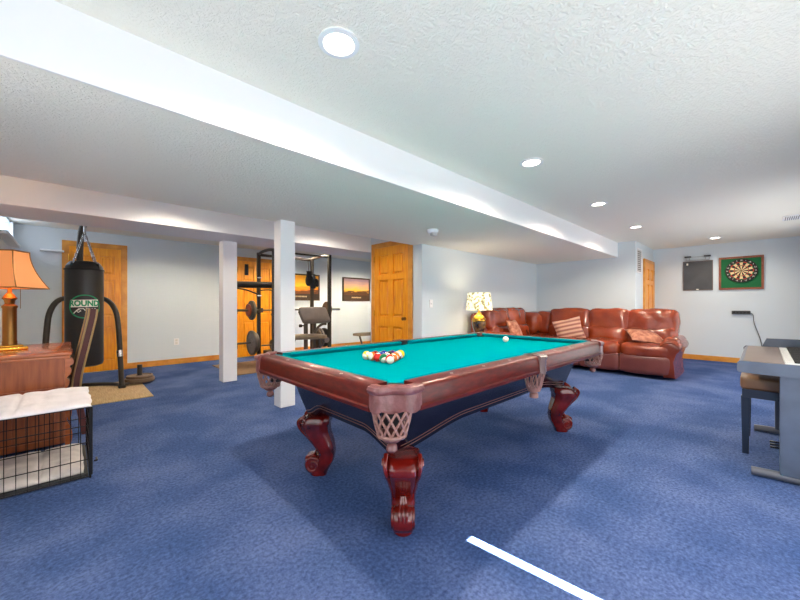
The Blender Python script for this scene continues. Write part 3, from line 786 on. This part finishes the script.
b = B(); b.box(-.30, -.27, -.36, .36, .3, .74); b.build('modesty_panel', DESK, DK, False)
b = B(); b.box(-.28, .28, -.34, .34, .64, .735, .003); dr = b.build('drawer', DESK, DK, False)
B().lathe([(.008, 0), (.016, .015), (0, .022)], M=Matrix.Translation((.28, 0, .69)) @ Matrix.Rotation(PI/2, 4, 'Y'), seg=12).build('knob', BRASS, dr)

LP = thing('desk_lamp', 'brass desk lamp with square flared orange shade', 'lamp', (-.375, 4.53, .79))
B().box(-.10, .10, -.10, .10, 0, .03, .008, M=Matrix.Rotation(.2, 4, 'Z')).box(-.075, .075, -.075, .075, .03, .045, .006, M=Matrix.Rotation(.2, 4, 'Z')).build('base', BRASS, LP)
B().lathe([(.05, .045), (.045, .06), (.048, .07), (.044, .08), (.044, .36), (.05, .37), (.05, .385), (.03, .40), (.034, .43), (.048, .45), (.03, .48), (.014, .50), (.014, .62), (0, .62)], seg=24).build('column', ABRASS, LP)
b = B(); R = []
ang0 = math.radians(13)
for s_ in range(9):
    u = s_/8; r = .12+.128*(u**1.8); z = .86-.32*u
    ring = []
    for k in range(4):
        th = ang0+PI/2*k
        for j in range(6):
            th2 = ang0+PI/2*(k+1); A_ = Vector((r*cos(th), r*sin(th), z)); B_ = Vector((r*cos(th2), r*sin(th2), z)); ring.append(A_.lerp(B_, j/6))
    R.append(ring)
inner = [[Vector((p.x*.975, p.y*.975, p.z)) for p in r] for r in reversed(R)]
b.rings(R+inner, cap=False, loop=True); sh = b.build('lamp_shade', SHADEB, LP, angle=.5)
b = B()
for ring in (R[0], R[-1]): b.tube(ring, .006, 6, loop=True)
for k in range(4): b.tube([R[s_][k*6] for s_ in range(9)], .0045, 6)
b.build('shade_trim', ABRASS, sh)
b = B(); b.tube([(.07, -.09, .54), (.07, -.09, .36)], .002, 5); b.build('pull_chain', ABRASS, LP)
point((-.375, 4.53, 1.52), 7, (1, .72, .42), .04)

CH = thing('desk_chair', 'burgundy upholstered chair with curved back edged in brass nails', 'chair', (0, 4.56, 0))
side = bez([(.045, .44, 0), (.055, .54, 0), (.080, .68, 0), (.108, .82, 0), (.136, .97, 0), (.154, 1.07, 0), (.162, 1.145, 0)], 5)
def slab(pts, th, y0, y1):
    n = len(pts); R = []
    for i, p in enumerate(pts):
        t_ = (pts[min(i+1, n-1)]-pts[max(i-1, 0)]).normalized(); nn = Vector((t_.y, -t_.x, 0))
        a0 = p-nn*th; a1 = p+nn*th
        R.append([Vector((a0.x, y0, a0.y)), Vector((a1.x, y0, a1.y)), Vector((a1.x, y1, a1.y)), Vector((a0.x, y1, a0.y))])
    return R
B().rings(slab(side, .026, -.28, .28)).build('backrest', REDUPH, CH, angle=.9)
for y in (-.283, .283):
    for sg in (-1, 1):
        q = []; b = B()
        for i, p in enumerate(side):
            t_ = (side[min(i+1, len(side)-1)]-side[max(i-1, 0)]).normalized(); nn = Vector((t_.y, -t_.x, 0)); e = p+nn*.028*sg; q.append((e.x, y, e.y))
        b.tube(q, .008, 6); b.build('nail_trim', NAIL, CH)
b = B(); b.soft((-.20, 0, .43), (.48, .54, .12), 8, .35, .01); b.build('seat', REDUPH, CH, angle=2)
for sy in (-1, 1):
    b = B(); lp = bez([(.04, .47, 0), (.055, .34, 0), (.075, .2, 0), (.105, 0, 0)], 5); b.rings(slab(lp, .022, sy*.25-.022, sy*.25+.022)); b.build('leg', REDUPH, CH, angle=.9)
    b = B(); b.rings([[Vector((-.40+q[0]*r, sy*.23+q[1]*r, z)) for q in ((-1, -1), (1, -1), (1, 1), (-1, 1))] for r, z in ((.016, 0), (.026, .4))]); b.build('leg', REDUPH, CH, False)

CR = thing('dog_crate', 'black wire dog crate in front of the desk', 'crate', (-.25, 3.53, 0))
cx0, cx1, cy0, cy1, ch = -.38, .355, -.35, .35, .485
def wire(b, p, q, r=.0022): b.tube([p, q], r, 5)
def grid_panel(axis, fixed, lo, hi):
    b = B(); n = int((hi-lo)/.047)
    for i in range(n+1):
        s = lo+(hi-lo)*i/n
        P = (lambda z: (s, fixed, z)) if axis == 'x' else (lambda z: (fixed, s, z))
        wire(b, P(.012), P(ch), .0021)
    for k, z in enumerate((.012, .13, .245, .36, ch)):
        A_ = (lo, fixed, z) if axis == 'x' else (fixed, lo, z); B_ = (hi, fixed, z) if axis == 'x' else (fixed, hi, z)
        wire(b, A_, B_, .0045 if k in (0, 4) else .0032)
    for s in (lo, hi):
        P = (lambda z: (s, fixed, z)) if axis == 'x' else (lambda z: (fixed, s, z))
        wire(b, P(0), P(ch), .0055)
    return b.build('wire_panel', DKWIRE, CR)
grid_panel('x', cy0, cx0, cx1); grid_panel('x', cy1, cx0, cx1); grid_panel('y', cx1, cy0, cy1); grid_panel('y', cx0, cy0, cy1)
b = B()
for i in range(16): wire(b, (cx0+(cx1-cx0)*i/15, cy0, ch), (cx0+(cx1-cx0)*i/15, cy1, ch))
for i in range(5): wire(b, (cx0, cy0+(cy1-cy0)*i/4, ch), (cx1, cy0+(cy1-cy0)*i/4, ch), .003)
b.build('top_panel', DKWIRE, CR)
b = B(); b.box(cx0+.01, cx1-.01, cy0+.01, cy1-.01, .004, .03, .006); b.build('tray', CRATETRAY, CR)
b = B(); b.box(cx1-.008, cx1+.012, cy0-.008, cy0+.016, .02, ch, .004); b.build('corner_post', DKWIRE, CR, False)
for z in (.10,): B().tube([(cx1+.02, cy0+.03, z), (cx1+.035, cy0+.03, z), (cx1+.035, cy0+.09, z)], .006, 6).build('latch', DKWIRE, CR)
def quilt(name, label, cat, x0, x1, y0, y1, z, th, m, tuft, seed):
    b = B(); nx, ny = 46, 40; top = []
    for i in range(nx+1):
        r = []
        for j in range(ny+1):
            u, v = i/nx, j/ny; x = x0+(x1-x0)*u; y = y0+(y1-y0)*v
            e = min(1, min(u, 1-u)*14)*min(1, min(v, 1-v)*14)
            h_ = th*(.35+.65*e**.5)*(1-.35*(abs(sin(PI*u*tuft))**.3 < .5)*1)+.010*e*noise.noise(Vector((x*9+seed, y*9, 0)))
            h_ -= th*.28*(1-abs(sin(PI*u*tuft))**.5)*e+th*.18*(1-abs(sin(PI*v*3))**.5)*e
            y += .012*noise.noise(Vector((x*7, seed, v))); x += .012*noise.noise(Vector((seed, y*7, u)))
            r.append((x, y, z+max(h_, .006)))
        top.append(r)
    V = [[b.bm.verts.new(p) for p in r] for r in top]; Vb = [[b.bm.verts.new((p[0], p[1], z+.001)) for p in r] for r in top]
    for i in range(nx):
        for j in range(ny):
            b.bm.faces.new((V[i][j], V[i+1][j], V[i+1][j+1], V[i][j+1])); b.bm.faces.new((Vb[i][j], Vb[i][j+1], Vb[i+1][j+1], Vb[i+1][j]))
    for i in range(nx):
        for j in (0, ny): b.bm.faces.new((V[i][j], V[i+1][j], Vb[i+1][j], Vb[i][j]))
    for j in range(ny):
        for i in (0, nx): b.bm.faces.new((V[i][j], V[i][j+1], Vb[i][j+1], Vb[i][j]))
    return tag(b.build(name, m, angle=2), label, cat)
quilt('quilted_pad', 'white quilted pad lying on top of the dog crate', 'pad', -.632, .115, 3.165, 3.90, .488, .032, QUILT, 6, 1)
quilt('dog_bed', 'cream fleece bed inside the dog crate', 'dog bed', -.60, .075, 3.21, 3.85, .032, .045, BEDDING, 3, 7)

# ------------------------------------------------------------------ punching bag and stand
tag(B().box(-.44, .79, 5.43, 6.78, 0, .010, .003).build('woven_mat', MATW, smooth=False), 'woven tan mat under the punching bag', 'mat')
BX, BY = .15, 6.29
ST = thing('punching_bag_stand', 'black tubular stand holding up the punching bag', 'stand', (BX, BY, .010))
B().tube(bez([(-.05, .46, .02), (-.02, .46, 1.0), (-.04, .44, 1.8), (-.03, .40, 2.15), (0, .30, 2.32), (0, .1, 2.36), (0, -.04, 2.36)], 8), .038, 12).build('post', BLACKM, ST)
B().box(-.07, .10, -.09, .02, 2.30, 2.325, .004).build('hanger_plate', BLACKM, ST, False)
for sx in (-1, 1):
    B().tube(bez([(sx*.39, -.02, .03), (sx*.375, .0, .40), (sx*.36, .03, .8), (sx*.33, .08, 1.08), (sx*.24, .20, 1.24), (sx*.08, .38, 1.27), (0, .44, 1.26)], 8), .032, 12).build('brace', BLACKM, ST)
    B().cyl((sx*.371, .0, .44), (sx*.366, .008, .53), .036, 14).build('collar', CHROME, ST)
B().tube(bez([(-.39, -.04, .025), (-.36, .14, .025), (-.2, .33, .025), (0, .42, .025), (.2, .33, .025), (.36, .14, .025), (.39, -.04, .025)], 8), .024, 10).build('base_frame', BLACKM, ST)
B().tube([(.38, .0, .03), (.56, .16, .03), (.64, .20, .03)], .02, 8).build('peg_arm', BLACKM, ST)
B().cyl((.62, .20, .0), (.62, .20, .27), .032, 14).build('plate_peg', BLACKM, ST)
for sx in (-1, 1): B().box(sx*.39-.04, sx*.39+.04, -.08, .02, 0, .03, .006).build('foot', BLACKR, ST, False)

BG = thing('punching_bag', 'black cylindrical punching bag with a green round logo', 'punching bag', (BX, BY, .36))
rb = .197
B().lathe([(0, 0), (rb*.75, .004), (rb*.94, .02), (rb, .06), (rb*1.0, .5), (rb*1.005, 1.0), (rb*1.0, 1.28), (rb*.97, 1.33), (rb*.80, 1.385), (rb*.72, 1.40), (0, 1.41)], seg=48).build('body', BAGV, BG)
b = B(); b.tube([(rb*1.01*cos(2*PI*k/40), rb*1.01*sin(2*PI*k/40), 1.29) for k in range(40)], .009, 6, loop=True); b.build('top_band', BLACKR, BG)
for k in range(4):
    th = PI/4+k*PI/2; p0 = Vector((rb*.9*cos(th), rb*.9*sin(th), 1.33)); p1 = Vector((0, 0, 1.80)); b = B(); n = 14
    B().box(p0.x-.014, p0.x+.014, p0.y-.014, p0.y+.014, 1.22, 1.37, .004).build('strap', BLACKR, BG, False)
    for i in range(n):
        c0 = p0.lerp(p1, (i+.5)/n); d_ = (p1-p0).normalized(); o1 = d_.orthogonal().normalized(); o2 = d_.cross(o1)
        if i % 2: o1 = o2
        b.tube([c0+d_*(.026*cos(2*PI*j/10))+o1*(.011*sin(2*PI*j/10)) for j in range(10)], .0045, 5, loop=True)
    b.build('chain', CHROME, BG)
b = B(); b.cyl((0, 0, 1.80), (0, 0, 1.98), .012, 8); b.build('swivel', CHROME, BG)
# logo wrapped round the side that faces the room
va = math.atan2(-BY, -BX)+.02
def wrap(off):
    def f_(v):
        th = va+v.x*1.3/rb; r = rb*1.004+off+v.z*.3; return Vector((r*cos(th), r*sin(th), v.y*1.25+.80))
    return f_
def patch(poly_rings, m, off, name):
    b = B(); F = wrap(off)
    for rg in poly_rings: b.rings([[F(Vector((x, y, 0))) for x, y in r] for r in rg], cap=False)
    return b.build(name, m, BG)
n = 48
o = patch([[[(.128*cos(2*PI*k/n), .125*sin(2*PI*k/n)) for k in range(n)], [(.116*cos(2*PI*k/n), .113*sin(2*PI*k/n)) for k in range(n)]]], LOGOG, .0015, 'logo_ring')
dk = []
for y in [-.112+i*.008 for i in range(29)]: pass
def band(x0, x1, y0, y1, off, m, name, lean=0):
    b = B(); F = wrap(off); N_ = 14
    b.rings([[F(Vector((x0+(x1-x0)*i/N_, y0+lean*(i/N_), 0))) for i in range(N_+1)], [F(Vector((x0+(x1-x0)*i/N_, y1+lean*(i/N_), 0))) for i in range(N_+1)]], cap=False, closed=False)
    return b.build(name, m, BG, False)
band(-.113, .105, -.008, .068, .002, LOGOW, 'logo_band', .006)
b = B(); F = wrap(.003)
b.text('ROUND', .080, lambda v: F(Vector((v.x*.80-.004, v.y+.031, v.z))), .001, .0035); b.build('logo_lettering', LOGOG, BG, False)
b = B(); F = wrap(.004)
b.tube([F(Vector((x, y, 0))) for x, y in [(-.085, -.07), (-.07, -.05), (-.045, -.03), (-.03, -.045), (-.05, -.06), (-.065, -.042), (-.045, -.022), (-.01, -.022), (.0, -.04), (.012, -.03), (.005, -.015), (.03, -.02), (.04, -.038), (.055, -.02), (.06, -.035), (.08, -.02)]], .0055, 5)
b.build('logo_script', LOGOW, BG)

def weight_plate(r, th, m):
    b = B()
    b.lathe([(.016, -th/2), (r*.28, -th/2), (r*.30, -th*.3), (r*.84, -th*.3), (r*.87, -th/2), (r*.98, -th/2), (r, -th*.35), (r, th*.35), (r*.98, th/2), (r*.87, th/2), (r*.84, th*.3), (r*.30, th*.3), (r*.28, th/2), (.016, th/2)], seg=36)
    return b.build('weight_plate', m)
def plate(label, r, th, m, loc, axis, group):
    o = weight_plate(r, th, m); o.location = loc
    if axis == 'x': o.rotation_euler = (0, PI/2, 0)
    return tag(o, label, 'weight plate', group)
plate('large bronze weight plate lying flat below the punching bag stand peg', .185, .055, PLATEB, (BX+.62, BY+.20, .058), 'z', 'plates on the bag stand')
plate('second bronze weight plate stacked on the bag stand peg', .165, .036, PLATEB, (BX+.62, BY+.20, .105), 'z', 'plates on the bag stand')

# ------------------------------------------------------------------ gym
tag(B().box(2.0, 3.5, 6.05, 7.35, 0, .014, .003).build('gym_mat', MATB, smooth=False), 'brown rubber mat under the weight rack', 'mat')
RK = thing('power_rack', 'tall black metal weight rack in the gym area', 'weight rack', (3.26, 6.45, .0))
rx, ry, rh = .58, .35, 2.20
for sx in (-1, 1):
    for sy in (-1, 1): B().box(sx*rx-.03, sx*rx+.03, sy*ry-.03, sy*ry+.03, .014, rh, .004).build('upright', BLACKM, RK, False)
for sx in (-1, 1):
    B().tube(bez([(sx*rx, ry, rh-.03), (sx*rx, ry*.4, rh+.0), (sx*rx, -ry*.4, rh+.0), (sx*rx, -ry, rh-.03)], 5), .028, 10).build('top_rail', BLACKM, RK)
    B().box(sx*rx-.03, sx*rx+.03, -ry, ry, .03, .09, .004).build('bottom_rail', BLACKM, RK, False)
B().box(-rx, rx, ry-.025, ry+.025, rh-.07, rh-.02, .004).build('cross_bar', BLACKM, RK, False)
B().tube([(-rx, -ry, rh-.05), (rx, -ry, rh-.05)], .018, 10).build('pull_up_bar', BLACKM, RK)
B().box(-rx, rx, ry-.02, ry+.02, .05, .10, .004).build('cross_bar', BLACKM, RK, False)
# heavy padded dip bar with curved brace on the left side
b = B(); b.tube([(-rx-.55, ry, 1.56), (-rx+.35, ry, 1.58)], .062, 14); b.build('padded_bar', BLACKR, RK)
b = B(); b.tube(bez([(-rx-.5, ry, 1.50), (-rx-.25, ry, 1.47), (-rx, ry, 1.38)], 6), .014, 8); b.tube(bez([(-rx, ry, 1.46), (-rx+.2, ry, 1.48), (-rx+.35, ry, 1.45)], 6), .014, 8); b.build('brace', BLACKM, RK)
for sx in (-1, 1):
    b = B(); b.box(sx*rx-.035, sx*rx+.035, ry-.13, ry-.03, 1.03, 1.06, .004).box(sx*rx-.035, sx*rx+.035, ry-.13, ry-.115, 1.06, 1.12, .003); b.build('bar_hook', TAUPEM, RK, False)
    B().cyl((sx*(rx+.02), ry, .45), (sx*(rx+.40), ry, .45), .018, 10).build('plate_peg', TAUPEM, RK)
for z in (1.35, 1.7): B().box(-rx-.035, -rx+.04, ry-.035, ry-.02, z, z+.02).build('adjust_pin', CHROME, RK, False)
yb_ = 6.45+.35-.075
BB = thing('barbell', 'long steel barbell resting on the weight rack', 'barbell', (3.36, yb_, 1.078))
B().cyl((-1.12, 0, 0), (1.12, 0, 0), .016, 12).build('bar', TAUPEM, BB)
for sx in (-1, 1): B().cyl((sx*.74, 0, 0), (sx*1.14, 0, 0), .024, 14).build('sleeve', CHROME if sx > 0 else TAUPEM, BB)
plate('black iron weight plate on the left sleeve of the barbell', .185, .045, PLATE, (2.52, yb_, 1.078), 'x', 'plates on the barbell')
plate('small red brown weight plate beside the black barbell plate', .12, .03, mat('red_brown_iron', (140, 66, 40), .5), (2.455, yb_, 1.078), 'x', 'plates on the barbell')
plate('brown weight plate on the right sleeve of the barbell', .175, .045, PLATEB, (4.17, yb_, 1.078), 'x', 'plates on the barbell')
pgx = 3.26-.58
plate('large black plate on the low left peg of the rack', .235, .05, PLATE, (pgx-.13, 6.80, .45), 'x', 'plates stored on the rack pegs')
plate('black plate behind the large one on the low left peg', .19, .04, PLATE, (pgx-.07, 6.80, .45), 'x', 'plates stored on the rack pegs')
pgx = 3.26+.58
plate('large bronze plate on the low right peg of the rack', .225, .05, PLATEB, (pgx+.10, 6.80, .45), 'x', 'plates stored on the rack pegs')
plate('thick taupe plate on the low right peg beside the bronze plate', .215, .05, GREYPAD, (pgx+.18, 6.80, .45), 'x', 'plates stored on the rack pegs')
plate('black plate at the outer end of the low right peg', .21, .05, BLACKM, (pgx+.31, 6.80, .45), 'x', 'plates stored on the rack pegs')
DBL = thing('dumbbell', 'small grey dumbbell on the floor stand inside the rack', 'dumbbell', (2.90, 6.62, .40))
B().cyl((-.24, 0, 0), (.12, 0, 0), .014, 10).build('handle', TAUPEM, DBL)
for x in (-.02, .09): B().lathe([(.0, -.02), (.10, -.02), (.105, 0), (.10, .02), (0, .02)], M=Matrix.Translation((x, 0, 0)) @ Matrix.Rotation(PI/2, 4, 'Y')).build('weight_head', PLATEB, DBL)
tag(B().box(2.74, 3.10, 6.50, 6.74, .014, .295, .01).build('plyo_box', MATB, smooth=False), 'low brown box under the dumbbell inside the rack', 'box')
# gloves hanging on the rear cross bar
for i, (dx, dz) in enumerate(((-.05, 0), (.05, -.06))):
    G = thing('boxing_glove', ('left' if i == 0 else 'right')+' black boxing glove hanging from the rack cross bar', 'boxing glove', (3.80+dx-.04, 6.70, 1.74+dz), group='boxing gloves on the rack')
    b = B(); b.lathe([(.0, -.16), (.05, -.15), (.075, -.09), (.078, -.02), (.06, .05), (.05, .12), (.056, .16), (0, .16)], seg=20, M=Matrix.Scale(.75, 4, (0, 1, 0))); b.build('mitt', BLACKR, G)
    b = B(); b.tube(bez([(.05, -.03, .06), (.085, -.04, 0), (.085, -.04, -.07), (.06, -.03, -.10)], 5), [.02]+[.028]*13+[.02, .012], 10); b.build('thumb', BLACKR, G)
    b = B(); b.tube([(0, 0, .15), (0, .04, .38+(-dz))], .008, 6); b.build('lace', BLACKM, G)
HT = thing('resistance_strap', 'black strap hanging on the front left of the rack', 'strap', (2.76, 6.13, 1.55))
B().tube(bez([(0, 0, .55), (-.03, 0, .3), (-.045, 0, .1), (0, 0, .0), (.045, 0, .1), (.03, 0, .3), (0, 0, .55)], 6), .022, 8).build('webbing', BLACKR, HT)
B().tube([(-.05, 0, 0), (.05, 0, 0)], .03, 10).build('grip', BLACKM, HT)
tag(B().box(2.86, 2.94, YB-.055, YB-.022, 1.85, 2.10, .012).build('door_hanger', BLACKR, smooth=True), 'dark strap hanging at the top of the oak gym door', 'strap')
# preacher bench
PB = thing('preacher_bench', 'taupe weight bench with slanted arm pad and flat seat', 'weight bench', (3.42, 5.95, 0))
b = B(); b.soft((0, 0, 0), (.58, .34, .09), 10, .35, .01, 0, Matrix.Translation((.03, .06, .98)) @ Matrix.Rotation(math.radians(55), 4, 'X')); b.build('arm_pad', GREYPAD, PB, angle=2)
b = B(); b.soft((0, 0, 0), (.70, .30, .08), 10, .35, .01, 0, Matrix.Translation((-.20, -.06, .585)) @ Matrix.Rotation(math.radians(2), 4, 'Y')); b.build('seat', TANPAD, PB, angle=2)
b = B(); b.tube([(-.26, .12, 1.06), (-.20, .10, .9)], .028, 10); b.tube([(-.20, .10, .9), (.26, .10, .88)], .025, 10); b.build('pad_frame', TAUPEM, PB)
for x in (-.12, .06): B().box(x-.03, x+.03, .10, .16, .02, .92, .004).build('upright', TAUPEM, PB, False)
b = B(); b.tube(bez([(.02, .05, .62), (.10, .05, .74), (.20, .05, .80), (.28, .05, .80)], 6), .025, 10); b.build('curl_arm', TAUPEM, PB)
b = B(); b.tube([(-.12, .13, .78), (-.22, .13, .78)], .014, 8); b.lathe([(0, -.03), (.03, -.02), (.03, .02), (0, .03)], M=Matrix.Translation((-.23, .13, .78)) @ Matrix.Rotation(PI/2, 4, 'Y'), seg=12); b.build('adjust_knob', BLACKM, PB)
b = B(); b.tube([(.0, -.06, .55), (.22, -.06, .52)], .03, 10); b.lathe([(0, -.05), (.055, -.05), (.06, 0), (.055, .05), (0, .05)], M=Matrix.Translation((.20, -.06, .50)) @ Matrix.Rotation(PI/2, 4, 'X'), seg=16); b.build('roller', GREYPAD, PB)
for sx, e in ((-.45, -.62), (.05, .12)): B().tube([(sx, -.06, .55), (e, -.06, .03)], .026, 10).build('leg', TAUPEM, PB)
B().box(-.65, .15, -.09, -.03, 0, .05, .004).build('base_rail', TAUPEM, PB, False)
B().box(-.25, .25, .10, .16, 0, .05, .004).build('base_rail', TAUPEM, PB, False)
FB = thing('flat_bench', 'low flat weight bench against the wall under the sunset picture', 'bench', (6.0, 7.42, -.0))
b = B(); b.soft((0, 0, .385), (1.05, .28, .07), 8, .3, .006); b.build('pad', TANPAD, FB, angle=2)
for x, e in ((-.40, -.28), (.38, .30)): B().tube([(x, 0, .36), (e, 0, .02)], .025, 10).build('leg', TAUPEM, FB)
for x in (-.28, .30): B().box(x-.03, x+.03, -.2, .2, 0, .04, .004).build('foot', TAUPEM, FB, False)

# sunset pictures
def sunset_mat(name, seed, horizon, sky1, sky2, sky3, ground):
    m = bpy.data.materials.new(name); m.use_nodes = True; N = m.node_tree.nodes; L = m.node_tree.links; b = N['Principled BSDF']
    tc = N.new('ShaderNodeTexCoord'); sp = N.new('ShaderNodeSeparateXYZ'); L.new(tc.outputs['Generated'], sp.inputs[0])
    mp = N.new('ShaderNodeMapping'); mp.inputs['Scale'].default_value = (3, 3, 7); mp.inputs['Location'].default_value = (seed, seed*2, 0); L.new(tc.outputs['Generated'], mp.inputs[0])
    n = N.new('ShaderNodeTexNoise'); n.inputs['Scale'].default_value = 1.3; n.inputs['Detail'].default_value = 5; L.new(mp.outputs[0], n.inputs['Vector'])
    ma = N.new('ShaderNodeMath'); ma.operation = 'MULTIPLY_ADD'; ma.inputs[1].default_value = .42; L.new(n.outputs['Fac'], ma.inputs[0])
    mb = N.new('ShaderNodeMath'); mb.operation = 'SUBTRACT'; L.new(sp.outputs['Z'], mb.inputs[0]); mb.inputs[1].default_value = .21
    L.new(mb.outputs[0], ma.inputs[2])
    r = N.new('ShaderNodeValToRGB'); E_ = r.color_ramp.elements
    E_[0].position = horizon-.05; E_[0].color = (*lin(ground), 1); E_[1].position = horizon+.03; E_[1].color = (*lin(sky3), 1)
    e = E_.new(horizon+.22); e.color = (*lin(sky2), 1); e = E_.new(.9); e.color = (*lin(sky1), 1)
    L.new(ma.outputs[0], r.inputs[0]); L.new(r.outputs[0], b.inputs['Base Color']); b.inputs['Roughness'].default_value = .4
    return m
def picture(label, xc, w_, z0, z1, m):
    P = thing('framed_picture', label, 'picture', (xc, YB, 0), group='sunset pictures on the gym wall')
    b = B(); f_ = .035
    b.box(-w_/2, w_/2, -.03, 0, z0, z0+f_, .003).box(-w_/2, w_/2, -.03, 0, z1-f_, z1, .003).box(-w_/2, -w_/2+f_, -.03, 0, z0+f_, z1-f_, .003).box(w_/2-f_, w_/2, -.03, 0, z0+f_, z1-f_, .003)
    b.build('frame', FRAMED, P, False)
    B().box(-w_/2+f_, w_/2-f_, -.016, 0, z0+.17, z1-f_).build('print', m, P, False)
    B().box(-w_/2+f_, w_/2-f_, -.014, 0, z0+f_, z0+.17).build('caption_mat', mat('dark_brown_caption', (66, 50, 34), .6), P, False)
    b = B()
    for i in range(9): b.box(-.17+i*.038, -.145+i*.038, -.017, -.014, z0+.085, z0+.12)
    b.build('caption', mat('caption_cream', (208, 190, 150), .6), P, False)
picture('golden sunset picture behind the weight rack', 4.25, 1.06, 1.29, 1.965, sunset_mat('golden_sunset', 1.3, .22, (236, 160, 40), (255, 206, 50), (250, 146, 24), (116, 66, 26)))
picture('cloudy sunset picture right of the weight rack', 5.99, .96, 1.285, 1.955, sunset_mat('cloudy_sunset', 5.1, .24, (170, 140, 150), (236, 176, 126), (255, 190, 46), (86, 54, 28)))

# ------------------------------------------------------------------ daylight fill panels and hidden cans
def area(name, loc, rot, sx, sy, e, col):
    l = bpy.data.lights.new(name, 'AREA'); l.shape = 'RECTANGLE'; l.size = sx; l.size_y = sy; l.energy = e; l.color = col
    o = bpy.data.objects.new(name, l); COL.objects.link(o); o.location = loc; o.rotation_euler = rot; return o
DAY = (.96, .97, .98)
area('daylight_fill', (1.6, YN+.02, 1.15), (PI/2, 0, 0), 3.6, 1.9, 38, DAY)  # added soft panel standing in for daylight behind the camera
area('daylight_fill', (7.0, YN+.02, 1.15), (PI/2, 0, 0), 3.0, 1.9, 30, DAY)  # added fill panel for the right side, no window built here
area('daylight_fill', (XL+.02, 1.0, 1.3), (PI/2, 0, -PI/2), 2.4, 1.6, 14, DAY)  # added fill panel on the left wall, no window behind it
for x in (.9, 3.0): 
    can(x, 4.5, H, 'recessed light hidden between soffit and beam above the '+('desk' if x < 2 else 'second pillar'), 38, CW, 'recessed lights between soffit and beam')
for x, nm, pw in ((1.3, 'left of the gym', 64), (3.6, 'over the rack', 150), (5.9, 'over the flat bench', 190)):  # cans added out of view to brighten the gym
    can(x, 6.75, H, 'added unseen recessed light behind the beam, '+nm, pw, (1, .83, .62), 'added unseen lights over the gym')
sl = bpy.data.lights.new('sun', 'SUN'); sl.energy = 160; sl.angle = .004; sl.color = (1, .96, .9)
so = bpy.data.objects.new('sun', sl); COL.objects.link(so)
dv = Vector((-.17, 1.72, -2.05)); so.rotation_euler = dv.to_track_quat('-Z', 'Y').to_euler(); so.location = (1.47, -2, 4)

w_ = bpy.data.worlds.new('world'); SC.world = w_; w_.use_nodes = True
w_.node_tree.nodes['Background'].inputs[0].default_value = (.75, .87, 1, 1); w_.node_tree.nodes['Background'].inputs[1].default_value = .6

# ------------------------------------------------------------------ camera
cam = bpy.data.cameras.new('camera'); co = bpy.data.objects.new('camera', cam); COL.objects.link(co)
cam.sensor_width = 36; cam.lens = 36*346/800; cam.shift_y = 4.6/800; cam.clip_start = .02
co.location = (0, 0, 1.185); co.rotation_euler = (PI/2, 0, -(PI/2-(PI/2-.763)))
SC.camera = co
vs = SC.view_settings; vs.view_transform = 'Standard'; vs.look = 'None'; vs.exposure = .45; vs.gamma = 1; vs.use_curve_mapping = False
SC.cycles.max_bounces = 10; SC.cycles.diffuse_bounces = 6
